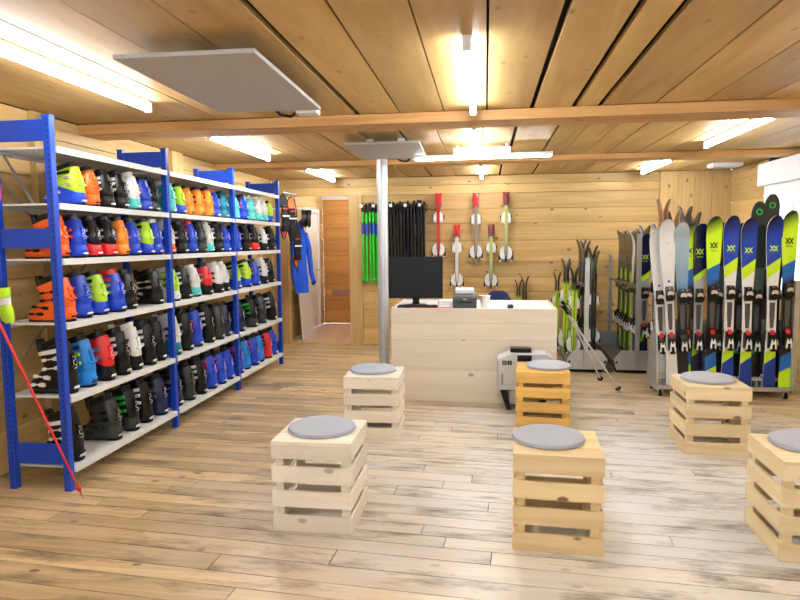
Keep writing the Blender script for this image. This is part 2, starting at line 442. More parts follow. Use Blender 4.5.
MB().box(CORR_L-0.05, CORR_L+0.02, 10.35, 10.42, 0, 2.16).box(CORR_L-0.05, CORR_L+0.02, 11.13, 11.2, 0, 2.16).box(CORR_L-0.05, CORR_L+0.02, 10.42, 11.13, 2.09, 2.16).build('door_frame', M['frame'], do)
MB().tube([(CORR_L-0.01, 11.05, 1.05), (CORR_L+0.04, 11.05, 1.05), (CORR_L+0.04, 10.95, 1.05)], 0.009).build('door_handle', M['silver'], do)
cr = MB().box(CORR_R, CORR_R+0.06, YB+0.125, CORR_Y, 0, ZC+0.05)
struct(cr.build('wall_corridor_right', W_wally))

# ------------------------------------------------------------------ tube lamps
def tube_lamp(x, y0, y1, label, z=ZC):
    t = empty('tube_lamp', label, 'ceiling lamp', (x, (y0+y1)/2, z), group='fluorescent tube lamps along the ceiling')
    L = (y1-y0)/2
    MB().box(-0.022, 0.022, -L, L, -0.014, -0.001).build('lamp_housing', M['white'], t)
    for s in (-1, 1):
        MB().box(-0.021, 0.021, s*L-0.02*(s > 0), s*L+0.02*(s < 0), -0.070, -0.0145).build('end_cap', M['white'], t)
    MB().tube([(0, -L+0.021, -0.048), (0, L-0.021, -0.048)], 0.020, 14).build('tube', M['tube'], t, smooth=True)
for a in ((-2.24, 2.50, 3.96, 'long glowing tube lamp at the upper left corner, nearest of the left row'),
          (-2.31, 5.00, 6.46, 'glowing tube lamp behind the first beam above the blue shelving'),
          (-2.20, 7.42, 8.88, 'small looking far tube lamp of the left row behind the second beam'),
          (-0.09, 2.95, 4.44, 'glowing tube lamp in front of the first beam at top centre'),
          (-0.09, 5.02, 6.50, 'tube lamp of the middle row between the two beams'),
          (-0.06, 7.50, 8.95, 'short looking tube lamp of the middle row behind the second beam'),
          (2.11, 4.95, 6.42, 'tube lamp of the right row between the two beams'),
          (2.09, 7.42, 8.78, 'far tube lamp of the right row near the vertical wall boards')):
    tube_lamp(*a)
tube_lamp(2.3, 2.3, 3.74, 'tube lamp at the ceiling right of the picture edge')
for x in (-2.24, -0.09, 2.2): tube_lamp(x, 0.1, 1.56, 'tube lamp on the ceiling behind the camera position')
tube_lamp(-2.35, 9.9, 11.2, 'tube lamp on the ceiling of the corridor')
# the long lamp hung crosswise over the counter
t = empty('hanging_lamp', 'long white lamp hung crosswise under the ceiling above the counter', 'ceiling lamp', (-0.04, 6.23, ZC), rotz=-0.05)
MB().box(-0.68, 0.68, -0.035, 0.035, -0.125, -0.09).build('lamp_housing', M['white'], t, bevel=0.006)
MB().box(-0.66, 0.66, -0.027, 0.027, -0.135, -0.1255).build('tube', M['tube'], t)
MB().box(-0.28, 0.28, -0.045, 0.045, -0.0895, -0.03).box(-0.25, -0.23, -0.01, 0.01, -0.03, 0).box(0.23, 0.25, -0.01, 0.01, -0.03, 0).build('ballast_box', M['white'], t)

# heating panels
def heat_panel(x0, x1, y0, y1, z, rz, label):
    t = empty('heating_panel', label, 'ceiling heating panel', ((x0+x1)/2, (y0+y1)/2, z), rotz=rz, group='grey heating panels under the ceiling')
    a, b = (x1-x0)/2, (y1-y0)/2
    MB().box(-a, a, -b, b, 0, 0.022).build('panel', M['panel'], t, bevel=0.004)
    for s in (-1, 1):
        MB().box(a-0.22, a-0.16, s*b*0.4-0.02, s*b*0.4+0.02, 0.022, ZC-z).build('bracket', M['white'], t)
        MB().box(-a+0.16, -a+0.22, s*b*0.4-0.02, s*b*0.4+0.02, 0.022, ZC-z).build('bracket', M['white'], t)
    MB().box(a-0.17, a-0.03, b+0.002, b+0.11, -0.015, 0.045).build('junction_box', M['white'], t, bevel=0.005)
    MB().tube([(a-0.32, b-0.02, 0.03), (a-0.28, b+0.04, -0.015), (a-0.22, b+0.08, -0.02), (a-0.17, b+0.06, 0.01), (a-0.12, b+0.0, 0.05), (a-0.12, b-0.05, ZC-z-0.01)], 0.010, 8).build('cable', M['black'], t, smooth=True)
heat_panel(-1.72, -1.04, 2.72, 3.93, 2.40, 0.02, 'large flat grey heating panel at upper left in front of the beam')
heat_panel(-1.26, -0.59, 5.42, 6.42, 2.41, 0.03, 'grey heating panel behind the beam, just over the silver post')
t = empty('smoke_detector', 'flat white detector box on the ceiling near the right wall', 'smoke detector', (2.98, 8.35, ZC))
MB().prism([(-0.16, -0.05), (0.16, -0.05), (0.18, -0.03), (0.18, 0), (-0.18, 0), (-0.18, -0.03)], -0.10, 0.10).build('case', M['white'], t)
MB().box(-0.05, 0.05, -0.04, 0.04, -0.058, -0.0505).build('sensor', M['grey'], t)

# silver post
t = empty('support_post', 'round silver post from floor to ceiling beside the counter', 'post', (-1.128, 6.75, 0))
MB().lathe([(0.058, 0), (0.058, ZC-0.002)], n=32).build('shaft', M['pole'], t, smooth=True)
MB().lathe([(0.10, 0.0), (0.10, 0.012), (0.062, 0.018)], n=32).build('foot_plate', M['steel'], t, smooth=True)

# ------------------------------------------------------------------ blue shelving
FY = [3.44, 4.79, 6.13, 7.53]
SX0, SX1 = -3.01, -2.570
SHZ = [2.145, 1.805, 1.465, 1.065, 0.60, 0.15]
rk = empty('shelving_rack', 'long blue steel shelving rack with grey white shelves full of ski boots', 'shelving', (0, 0, 0))
def upright(x, y, h):
    mb = MB()
    w = 0.023
    mb.box(x-w, x+w, y-0.022, y+0.022, 0.0, h)
    return mb
for i, y in enumerate(FY):
    for x in (SX1-0.03, SX0+0.03):
        u = upright(x, y, 2.315).build('upright', M['blue'], rk, bevel=0.003)
        sl = MB()
        z = 0.12
        while z < 2.27:
            sl.box(x+0.004, x+0.012, y-0.0235, y-0.0215, z, z+0.018)
            z += 0.035
        sl.build('slots', M['hole'], u)
        MB().box(x-0.028, x+0.028, y-0.024, y+0.024, 2.3152, 2.325).build('cap', M['blue'], u)
    for z0, z1 in ((2.175, 2.300), (1.530, 1.650), (0.170, 0.300)):
        MB().box(SX0+0.058, SX1-0.058, y-0.012, y+0.012, z0, z1).build('side_plate', M['blue'], rk, bevel=0.002)
for i in range(3):
    ya, yb = FY[i]+0.024, FY[i+1]-0.024
    for z in SHZ:
        s = MB().box(SX0, SX1+0.004, ya, yb, z-0.012, z)
        s.box(SX1-0.012, SX1+0.004, ya, yb, z-0.038, z-0.0125).box(SX0, SX0+0.016, ya, yb, z-0.038, z-0.0125)
        s.build('shelf', M['shelf'], rk)
br = MB().tube([(SX0+0.01, FY[0]+0.03, 0.7), (SX0+0.01, FY[0]+1.2, 1.7)], 0.006, 6).tube([(SX0+0.01, FY[0]+0.03, 2.0), (SX0+0.01, FY[0]+1.2, 0.9)], 0.006, 6)
br.build('cross_brace', M['dsteel'], rk)
# short diagonal brace seen through the near end frame
MB().box(-0.006, 0.006, 0, 0.012, 0, 0.36, mat=Matrix.Translation((SX0+0.2, FY[0]+0.10, 1.806)) @ Matrix.Rotation(-0.55, 4, 'Y')).build('brace', M['dsteel'], rk)

# ------------------------------------------------------------------ ski boots
BC = dict(
    lime=((0.48, 0.80, 0.02), 'lime'), blue=((0.005, 0.055, 0.60), 'blue'), orange=((0.95, 0.13, 0.01), 'orange'),
    amber=((0.95, 0.28, 0.02), 'amber orange'), black=((0.004, 0.004, 0.005), 'black'), white=((0.78, 0.79, 0.80), 'white'), turq=((0.08, 0.62, 0.62), 'turquoise'),
    red=((0.75, 0.015, 0.02), 'red'), grey=((0.022, 0.030, 0.028), 'dark grey'), navy=((0.006, 0.012, 0.07), 'navy'),
    sky=((0.01, 0.25, 0.80), 'bright blue'), teal=((0.01, 0.20, 0.28), 'teal'), green=((0.02, 0.50, 0.06), 'green'), silver=((0.5, 0.52, 0.54), 'silver'))
BM = {k: plain('boot_%s' % k, v[0], 0.32, 0.0, 0.05, 12, coat=0.1) for k, v in BC.items()}
def ering(xa, xb, hy, z, tilt=0.0, n=20, p=0.75, cy=0.0):
    cx, hx = (xa+xb)/2, (xb-xa)/2; out = []
    for k in range(n):
        a = 2*PI*k/n; c, s = math.cos(a), math.sin(a)
        x = cx+hx*math.copysign(abs(c)**p, c); y = cy+hy*math.copysign(abs(s)**p, s)
        out.append((x, y, z+tilt*(x-cx)))
    return out
def boot_meshes():
    d = {}
    m = MB().loft([ering(-.180, .108, .040, .012), ering(-.190, .116, .050, .024), ering(-.192, .118, .055, .045), ering(-.180, .115, .056, .070),
                   ering(-.150, .112, .055, .095), ering(-.110, .108, .054, .120, -.1), ering(-.075, .104, .052, .150, -.1), ering(-.060, .090, .044, .170)], mi=0)
    m.box(.095, .122, -.020, .020, .052, .062)
    d['shell'] = m.mesh('shell', BM['black'], True)
    m = MB().loft([ering(-.080, .106, .050, .128, -.38), ering(-.088, .111, .0565, .142, -.36), ering(-.094, .105, .0545, .19, -.05), ering(-.103, .090, .0500, .235, .12),
                   ering(-.108, .074, .0455, .280, .38), ering(-.102, .066, .040, .284, .38)])
    m.prism([(.085, .14), (.114, .15), (.102, .240), (.080, .250)], -.014, .014)   # spine on the back of the cuff
    m.tube([(.108, -.030, .165), (.108, .030, .165)], .007, 10)
    d['cuff'] = m.mesh('cuff', BM['black'], True)
    m = MB().loft([ering(-.095, .062, .040, .24), ering(-.103, .058, .041, .29, .3), ering(-.108, .054, .039, .322, .38), ering(-.100, .044, .030, .326, .38), ering(-.085, .03, .026, .27, .2)])
    m.loft([ering(-.118, -.070, .030, .24), ering(-.126, -.085, .031, .30), ering(-.130, -.105, .024, .328)])
    d['liner'] = m.mesh('liner', BM['black'], True)
    m = MB().loft([ering(-.187, .112, .034, .004), ering(-.190, .115, .040, .020)]).loft([ering(-.187, -.075, .037, 0), ering(-.190, -.070, .042, .012)]).loft([ering(.02, .112, .034, 0), ering(.015, .116, .040, .012)])
    d['sole'] = m.mesh('sole', M['rubber'], True)
    m = MB().loft([ering(-.116, .084, .0505, .243, .16), ering(-.118, .078, .0490, .268, .20)])
    d['strap'] = m.mesh('strap', BM['black'], True)
    for nm, zc, x0, x1, y, tl in (('buckle0', .060, -.140, -.045, .0545, 0), ('buckle1', .100, -.120, -.010, .0535, -.1), ('buckle2', .160, -.060, .066, .0545, .12), ('buckle3', .215, -.060, .058, .0530, .15)):
        m = MB()
        def bar(p, q, h, t0, t1):
            m.prism([(p, zc+tl*p-h), (q, zc+tl*q-h), (q, zc+tl*q+h), (p, zc+tl*p+h)], -y-t1, -y-t0)
        bar(x0, x1, .0035, -.010, .004)
        bar(x0, x0+.022, .009, -.008, .007)
        bar(x1-.042, x1, .010, -.012, .009)
        bar(x1-.030, x1-.012, .013, -.012, .005)
        d[nm] = m.mesh('buckle', M['silver'])
    z = .150; m = MB()                        # printed mark down the back of the cuff
    pts = [(-.010, .222), (.010, .222), (.010, .203), (-.010, .195), (-.010, .178), (.010, .170), (.010, .152), (-.010, .152)]
    m.tube([(.1165-(zz-.15)*.16, yy_, zz) for yy_, zz in pts], .0020, 4)
    d['mark'] = m.mesh('printed_mark', M['white'])
    d['hmark'] = MB().prism([(-.022, .030), (.022, .030), (.016, .044), (-.016, .044)], .112, .1195, axis=0).mesh('heel_mark', M['white'])
    return d
BMESH = boot_meshes()
def child(name, me, parent, mat=None):
    o = bpy.data.objects.new(name, me); COL.objects.link(o); o.parent = parent
    if mat:
        o.material_slots[0].link = 'OBJECT'; o.material_slots[0].material = mat
    return o
def make_boot(cuff, shell, liner='black', strap='black', buckle='silver', mark='white'):
    t = empty('ski_boot')
    child('shell', BMESH['shell'], t, BM[shell]); child('cuff', BMESH['cuff'], t, BM[cuff])
    child('liner', BMESH['liner'], t, BM[liner]); child('sole', BMESH['sole'], t)
    child('strap', BMESH['strap'], t, BM[strap])
    for k in range(4): child('buckle', BMESH['buckle%d' % k], t, BM[buckle] if buckle != 'silver' else M['silver'])
    hm = child('heel_mark', BMESH['hmark'], t, BM[mark] if mark != 'white' else M['white'])
    child('printed_mark', BMESH['mark'], t, BM[mark] if mark != 'white' else M['white'])
    return t
PROTO = {}
def place_boot(spec, x, y, z, s, rz, label, lean=0.0):
    key = tuple(spec)
    if key not in PROTO:
        b = make_boot(*spec); PROTO[key] = b
    else: b = copy_tree(PROTO[key])
    b.location = (x, y, z); b.scale = (s[0], s[1], s[2]); b.rotation_euler = (0, lean, rz)
    tag(b, label, 'ski boot', 'ski boots on the blue shelving')
LB = ('lime', 'blue', 'black', 'black'); OR = ('orange', 'orange', 'black', 'orange', 'black', 'black'); AM = ('amber', 'amber', 'black', 'amber', 'black', 'black')
BK = ('black', 'black'); WT = ('white', 'turq', 'white', 'white'); TQ = ('turq', 'turq', 'white', 'turq'); BR = ('blue', 'blue', 'red', 'red', 'silver', 'white')
BL = ('blue', 'blue', 'black', 'blue', 'red'); KR = ('black', 'red', 'black', 'black'); RK = ('red', 'black', 'black', 'red'); WK = ('white', 'black', 'white', 'white', 'black')
GY = ('grey', 'grey', 'black', 'grey', 'black', 'silver'); KG = ('black', 'grey', 'black', 'green', 'green'); NV = ('navy', 'navy', 'black', 'black')
SK = ('sky', 'sky', 'black', 'navy', 'lime', 'navy'); BRR = ('blue', 'blue', 'black', 'red', 'red'); BRO = ('blue', 'blue', 'white', 'black', 'orange'); WL = ('lime', 'white', 'pinkw' if 0 else 'white', 'white')
TL = ('teal', 'teal', 'black', 'black'); KW = ('black', 'black', 'black', 'white', 'white'); WO = ('white', 'orange', 'white', 'white'); RD = ('red', 'red', 'black', 'black', 'black')
SB = ('sky', 'sky', 'navy', 'sky', 'silver', 'navy'); WTL = ('white', 'teal', 'white', 'white'); BKL = ('black', 'black', 'black', 'grey')
ROWS = [
 [[None, LB, OR, KW, KW, WT, BL, KG], [TQ, LB, AM, AM, AM, BR, TL], [TQ, BRR, TQ, WT, WT, LB]],
 [[OR, BL, KR, KR, AM, BL, LB, BRO], [WO, BK, BR, GY, WT, KW, BL], [BL, BK, KR, WK, BK]],
 [[OR, BL, LB, BR, BK, None, BK], [WL, KW, WT, RK, WK, WK], [LB, LB, BL, WK, KW]],
 [[KW, SK, RK, KW, WK, KW, BKL], [WTL, BK, BL, KW, GY, NV], [NV, KG, GY, KW]],
 [[KW, None, GY, KG, KW, NV], [NV, GY, KW, BRR, BRR, BL], [BRR, SB, BRR, SB, RD, BL]]]
SCL = [(0.90, 1.15, 0.79), (0.92, 1.12, 0.83), (1.0, 1.28, 0.87), (1.0, 1.25, 1.04), (1.02, 1.30, 0.98)]
SHN = ['second shelf', 'third shelf', 'fourth shelf', 'fifth shelf', 'lowest shelf']
BAYN = ['nearest bay', 'middle bay', 'farthest bay']
for li, row in enumerate(ROWS):
    for bi, specs in enumerate(row):
        n = len(specs); y0, y1 = FY[bi]+0.03, FY[bi+1]-0.03
        pitch_ = (y1-y0)/n; seen = 0
        for k, sp in enumerate(specs):
            if sp is None: continue
            s = SCL[li]
            sy = min(s[1], pitch_/0.122)
            cn = BC[sp[0]][1] if sp[0] == sp[1] else BC[sp[0]][1]+'-'+BC[sp[1]][1]
            lab = '%s ski boot, %s down, %s, %s from its near post' % (cn, SHN[li], BAYN[bi], ORD[seen])
            if li == 4: lab = lab.replace('shelf down', 'shelf')
            seen += 1
            xx = SX1-0.125*s[0]-random.uniform(0.0, 0.03)
            place_boot(sp, xx, y0+pitch_*(k+0.5)+random.uniform(-0.004, 0.004), SHZ[li+1]+0.001, (s[0]*random.uniform(.97, 1.03), sy, s[2]*random.uniform(.96, 1.04)), random.uniform(-0.03, 0.03), lab)

# ------------------------------------------------------------------ crate stools
def make_stool(x, y, rz, wi, label, clabel, cx=0.0, cy=0.0, w=0.44, d=0.44, hz=1.0):
    W = W_stool[wi]
    t = empty('crate_stool', label, 'stool', (x, y, 0), rz); t.scale.z = hz
    hs = [(0.0, 0.090), (0.135, 0.225), (0.270, 0.360)]
    a, b = w/2, d/2; th = 0.018
    for sx in (-1, 1):
        for sy in (-1, 1):
            px, py = sx*(a-th-0.022), sy*(b-th-0.022)
            MB().box(px-0.022, px+0.022, py-0.022, py+0.022, 0.002, 0.400).build('corner_post', W, t, bevel=0.002)
    for z0, z1 in hs:
        for s in (-1, 1):
            MB().box(-a, a, s*b-th*(s > 0), s*b+th*(s < 0), z0, z1).build('slat', W, t, bevel=0.002)
            m = MB().box(-b+th, b-th, -th/2, th/2, z0, z1)
            o = m.build('slat', W, t, bevel=0.002, loc=(s*(a-th/2), 0, 0), rotz=PI/2)
    for s in (-1, 1):
        MB().box(-a, a, s*b-th*(s > 0), s*b+th*(s < 0), 0.4005, 0.478).build('apron', W, t, bevel=0.002)
        MB().box(-b+th, b-th, -th/2, th/2, 0.4005, 0.478).build('apron', W, t, bevel=0.002, loc=(s*(a-th/2), 0, 0), rotz=PI/2)
    for k in range(3):
        ww = 2*b/3
        MB().box(-a, a, -b+k*ww+0.0008, -b+(k+1)*ww-0.0008, 0.4785, 0.497).build('top_board', W, t, bevel=0.0015)
    c, s = math.cos(rz), math.sin(rz)
    q = empty('seat_cushion', clabel, 'cushion', (x+c*cx-s*cy, y+s*cx+c*cy, 0.4975*hz), rz, group='round grey seat cushions')
    MB().lathe([(0.175, 0.0), (0.186, 0.006), (0.189, 0.013), (0.186, 0.022), (0.170, 0.029), (0.05, 0.033)], n=48).build('pad', M['cushion'], q, smooth=True)
    MB().tube([(0.1885*math.cos(2*PI*k/40), 0.1885*math.sin(2*PI*k/40), 0.007) for k in range(40)], 0.0035, 6, closed=True).build('piping', M['cushion'], q, smooth=True)
make_stool(-0.915, 3.295, 0.0, 0, 'pale pine crate stool in the left foreground, nearest to the red pole', 'round grey cushion on the pale stool in the left foreground', 0.0, 0.02)
make_stool(-0.893, 4.88, 0.03, 0, 'pale pine crate stool in front of the silver post', 'round grey cushion on the stool in front of the silver post', -0.02, 0.04)
make_stool(0.492, 5.34, -0.08, 2, 'orange varnished pine crate stool just in front of the counter', 'round grey cushion on the orange stool by the counter', 0.05, 0.05, hz=0.93)
make_stool(0.372, 3.23, -0.055, 1, 'knotty yellow pine crate stool at centre foreground', 'round grey cushion on the yellow stool at centre foreground', -0.04, 0.05)
make_stool(1.665, 4.80, -0.03, 3, 'cream pine crate stool in front of the wheeled ski rack', 'round grey cushion on the stool in front of the wheeled ski rack', 0.0, 0.04)
make_stool(1.635, 3.27, -0.03, 3, 'pale crate stool at the right edge, partly cut off by the picture', 'round grey cushion on the stool cut off by the right edge', 0.02, 0.06)

# ------------------------------------------------------------------ counter
CX0, CX1, CY0, CY1, CZ = -0.91, 0.67, 5.88, 6.82, 0.915
ct = empty('counter', 'whitewashed pine board sales counter with a white top', 'counter', (0, 0, 0))
fb = MB()
for a, b in zip((0.0, 0.319, 0.607, 0.770), (0.319, 0.607, 0.770, CZ-0.002)):
    fb.box(CX0, CX1, CY0, CY0+0.02, a+0.001, b-0.001)
fb.build('front_panel', W_counter, ct, bevel=0.0015)
for x in (CX0, CX1-0.02):
    s = MB()
    for a, b in zip((0.0, 0.319, 0.607, 0.770), (0.319, 0.607, 0.770, CZ-0.002)):
        s.box(x, x+0.02, CY0+0.0205, CY1, a+0.001, b-0.001)
    s.build('side_panel', W_counter, ct)
MB().box(CX0+0.021, CX1-0.021, CY0+0.021, CY1, CZ-0.035, CZ-0.008).build('worktop', M['white'], ct, bevel=0.002)
MB().box(CX0+0.03, CX1-0.03, CY0+0.05, CY1-0.1, 0.45, 0.47).build('inner_shelf', W_counter, ct)
WT_Z = CZ-0.0075
# monitor
t = empty('monitor', 'large black flat monitor standing on the counter beside the silver post', 'monitor', (-0.70, 6.17, WT_Z), 0.03)
MB().box(-0.275, 0.275, -0.02, 0.02, 0.075, 0.495).build('screen_case', M['screen'], t, bevel=0.006)
MB().box(-0.265, 0.265, -0.022, -0.0203, 0.09, 0.485).build('screen', M['black'], t)
MB().prism([(-0.035, 0.010), (0.035, 0.010), (0.025, 0.3), (-0.025, 0.3)], 0.0205, 0.045).build('stand_neck', M['black'], t)
MB().lathe([(0.12, 0.0), (0.12, 0.008), (0.03, 0.012)], (0, 0.03, 0), 32).build('stand_foot', M['black'], t, smooth=True)
# keyboard
t = empty('keyboard', 'black keyboard lying on the counter below the monitor', 'keyboard', (-0.66, 6.00, WT_Z), 0.02)
MB().box(-0.20, 0.20, -0.06, 0.06, 0, 0.016).build('case', M['black'], t, bevel=0.004)
k = MB()
for i in range(14):
    for j in range(4): k.box(-0.19+i*0.027, -0.19+i*0.027+0.022, -0.052+j*0.027, -0.052+j*0.027+0.022, 0.0162, 0.022)
k.build('keys', M['rubber'], t)
# label printer
t = empty('label_printer', 'dark grey label printer with a light lid on the counter', 'printer', (-0.20, 6.03, WT_Z), 0.02)
MB().prism([(-0.075, 0.0), (0.075, 0.0), (0.078, 0.10), (0.06, 0.125), (-0.06, 0.125), (-0.078, 0.10)], 0, 0.001)  # profile reference
prof = [(-0.10, 0.0), (0.10, 0.0), (0.10, 0.14), (0.02, 0.155), (-0.085, 0.125), (-0.10, 0.10)]
MB().prism([(y, z) for y, z in prof], -0.115, 0.115, axis=0).build('case', plain('printer_grey', (0.06, 0.07, 0.085), 0.4), t, bevel=0.008)
MB().prism([(-0.055, 0.139), (0.095, 0.146), (0.085, 0.185), (0.0, 0.195), (-0.045, 0.175)], -0.09, 0.09, axis=0).build('lid', M['grey'], t, bevel=0.006)
MB().box(-0.07, 0.07, -0.112, -0.1005, 0.055, 0.063).build('paper_slot', M['dark'], t)
MB().box(-0.018, 0.018, -0.103, -0.1008, 0.085, 0.093).build('badge', M['silver'], t)
# papers, cup, mouse, cable
t = empty('paper_stack', 'stack of white papers beside the label printer on the counter', 'papers', (-0.40, 6.16, WT_Z), 0.1)
for k in range(3): MB().box(-0.075+0.004*k, 0.075+0.004*k, -0.1, 0.1, 0.02*k, 0.02*k+0.0195).build('sheaf', M['paper'], t)
t = MB().lathe([(0.030, 0), (0.043, 0.085), (0.045, 0.088), (0.039, 0.085), (0.028, 0.006)], n=24).build('paper_cup', M['paper'], smooth=True, loc=(-0.005, 6.06, WT_Z))
t.scale = (1.25, 1.25, 1.3)
tag(t, 'small white cup right of the label printer on the counter', 'cup')
t = empty('computer_mouse', 'black computer mouse on the right part of the counter', 'mouse', (0.24, 6.02, WT_Z), 1.5)
MB().loft([ering(-.055, .055, .030, 0), ering(-.057, .057, .032, .012), ering(-.045, .045, .026, .028), ering(-.02, .02, .012, .034)]).build('case', M['black'], t, smooth=True)
MB().box(-0.035, -0.02, -0.004, 0.004, 0.030, 0.036).build('wheel', M['grey'], t)
t = MB().tube([(-0.72, 5.93, WT_Z+.004), (-0.6, 5.915, WT_Z+.004), (-0.45, 5.925, WT_Z+.004), (-0.38, 5.96, WT_Z+.004), (-0.33, 6.0, WT_Z+.004)], 0.0035, 8).build('red_cable', M['red'], smooth=True)
tag(t, 'thin red cable lying along the front edge of the counter', 'cable')
# office chair behind the counter
t = empty('office_chair', 'dark blue office chair whose backrest shows above the counter', 'chair', (0.15, 7.5, -0.0), 0.1)
MB().loft([[(x, y-0.03, z) for x, y, z in r] for r in (ering(-.15, .15, .02, .58), ering(-.17, .17, .03, .68), ering(-.16, .16, .03, .84), ering(-.11, .11, .025, .93), ering(-.06, .06, .015, .955))]).build('backrest', M['navyc'], t, smooth=True)
MB().lathe([(0.20, 0.44), (0.23, 0.46), (0.23, 0.49), (0.19, 0.51)], (0, 0.24, 0), 28).build('seat', M['navyc'], t, smooth=True)
MB().tube([(0, 0.2, 0.43), (0, -0.02, 0.48), (0, -0.01, 0.70)], 0.018).build('back_support', M['black'], t, smooth=True)
MB().tube([(0, 0.24, 0.08), (0, 0.24, 0.44)], 0.025).build('pole', M['black'], t, smooth=True)
for k in range(5):
    a = k*2*PI/5+0.3
    MB().tube([(0, 0.24, 0.09), (0.26*math.cos(a), 0.24+0.26*math.sin(a), 0.06)], [0.02, 0.014]).build('foot_arm', M['black'], t)
    MB().tube([(0.26*math.cos(a)-0.012, 0.24+0.26*math.sin(a), 0.025), (0.26*math.cos(a)+0.012, 0.24+0.26*math.sin(a), 0.025)], 0.025, 12).build('castor', M['rubber'], t)

# grey testing machine in front of the counter
t = empty('testing_machine', 'light grey bench machine with dark display between counter and orange stool', 'machine', (0.36, 5.72, 0))
MB().prism([(-0.245, 0.19), (0.245, 0.19), (0.245, 0.50), (0.19, 0.53), (-0.12, 0.53), (-0.245, 0.475)], -0.10, 0.12).build('case', M['grey'], t, bevel=0.008)
MB().box(-0.07, 0.06, -0.104, -0.1005, 0.46, 0.515).build('display', M['screen'], t)
MB().box(-0.13, 0.06, -0.06, 0.06, 0.531, 0.57).build('top_display', M['screen'], t, bevel=0.004)
MB().box(-0.205, -0.165, -0.103, -0.1005, 0.425, 0.463).box(-0.158, -0.118, -0.103, -0.1005, 0.425, 0.463).build('badge', M['black'], t)
text_part('lettering', 'D', 0.028, M['white'], t, Matrix.Translation((-0.185, -0.1036, 0.444)) @ Matrix.Rotation(PI/2, 4, 'X'))
text_part('lettering', '3', 0.028, M['white'], t, Matrix.Translation((-0.138, -0.1036, 0.444)) @ Matrix.Rotation(PI/2, 4, 'X'))
MB().box(-0.212, -0.195, -0.103, -0.1005, 0.24, 0.34).build('gauge', M['dsteel'], t)
MB().prism([(-0.225, 0.19), (-0.165, 0.19), (-0.12, 0.0), (-0.16, 0.0)], -0.09, 0.1).build('leg', M['black'], t)
MB().prism([(0.165, 0.19), (0.225, 0.19), (0.16, 0.0), (0.12, 0.0)], -0.09, 0.1).build('leg', M['black'], t)
MB().box(-0.14, 0.14, -0.05, 0.09, 0.05, 0.18).build('drive_unit', M['grey'], t, bevel=0.006)

# ------------------------------------------------------------------ skis
def ramp_mat(name, L, stops, k=0.0, rough=0.25, noise=None):
    """top-sheet print: colour by height along the ski (z/L) with diagonal cuts of slope k"""
    m, nt, b = newmat(name)
    N, Lk = nt.nodes.new, nt.links.new
    tc = N('ShaderNodeTexCoord'); sp = N('ShaderNodeSeparateXYZ'); Lk(tc.outputs['Object'], sp.inputs[0])
    m1 = N('ShaderNodeMath'); m1.operation = 'MULTIPLY_ADD'; Lk(sp.outputs[0], m1.inputs[0]); m1.inputs[1].default_value = -k; Lk(sp.outputs[2], m1.inputs[2])
    m2 = N('ShaderNodeMath'); m2.operation = 'DIVIDE'; Lk(m1.outputs[0], m2.inputs[0]); m2.inputs[1].default_value = L
    cr = N('ShaderNodeValToRGB'); e = cr.color_ramp.elements
    e[0].position = stops[0][0]; e[0].color = (*stops[0][1], 1); e[1].position = stops[-1][0]; e[1].color = (*stops[-1][1], 1)
    for p, c in stops[1:-1]:
        x = e.new(p); x.color = (*c, 1)
    Lk(m2.outputs[0], cr.inputs[0]); Lk(cr.outputs[0], b.inputs['Base Color'])
    b.inputs['Roughness'].default_value = rough
    return m
def hard(*bands):
    """bands: (end, colour) -> stops with sharp edges"""
    out = []; p = 0.0
    for end, c in bands:
        out.append((p, c)); out.append((max(p, end-0.002), c)); p = end
    return out
BLU, NAV, LIM, WHT, BLK, MBL, DGR = (0.006, 0.05, 0.42), (0.005, 0.010, 0.05), (0.55, 0.85, 0.02), (0.80, 0.80, 0.80), (0.012, 0.012, 0.014), (0.01, 0.14, 0.50), (0.015, 0.05, 0.02)
def ski_mesh(L, wt=0.120, ww=0.076, wb=0.108, curl=0.055, thick=0.011):
    mb = MB(); n = 34; rings = []
    for i in range(n+1):
        u = i/n
        u = 1-(1-u)**1.35 if u > 0 else 0      # denser near the tip
        z = u*L
        if u < 0.45: w = wb+(ww-wb)*math.sin(u/0.45*PI/2)
        else: w = ww+(wt-ww)*(0.5-0.5*math.cos(min(1, (u-0.45)/0.47)*PI))
        if u > 0.93: w *= math.sqrt(max(0.0, 1-((u-0.93)/0.072)**2))
        if u < 0.012: w *= 0.9
        y = -curl*max(0, (u-0.88)/0.12)**2
        t = thick if 0.2 < u < 0.8 else thick*0.75
        rings.append([(-w/2, y-t, z), (w/2, y-t, z), (w/2+0.001, y, z), (-w/2-0.001, y, z)])
    vs = [v for r in rings for v in r]; fs = []; mi = []
    for k in range(len(rings)-1):
        for i in range(4):
            j = (i+1) % 4
            fs.append((k*4+i, k*4+j, (k+1)*4+j, (k+1)*4+i)); mi.append(0 if i == 0 else 1)
    fs.append((3, 2, 1, 0)); mi.append(1)
    q = (len(rings)-1)*4; fs.append((q, q+1, q+2, q+3)); mi.append(1)
    mb.add(vs, fs); mb.mi = mi
    return mb
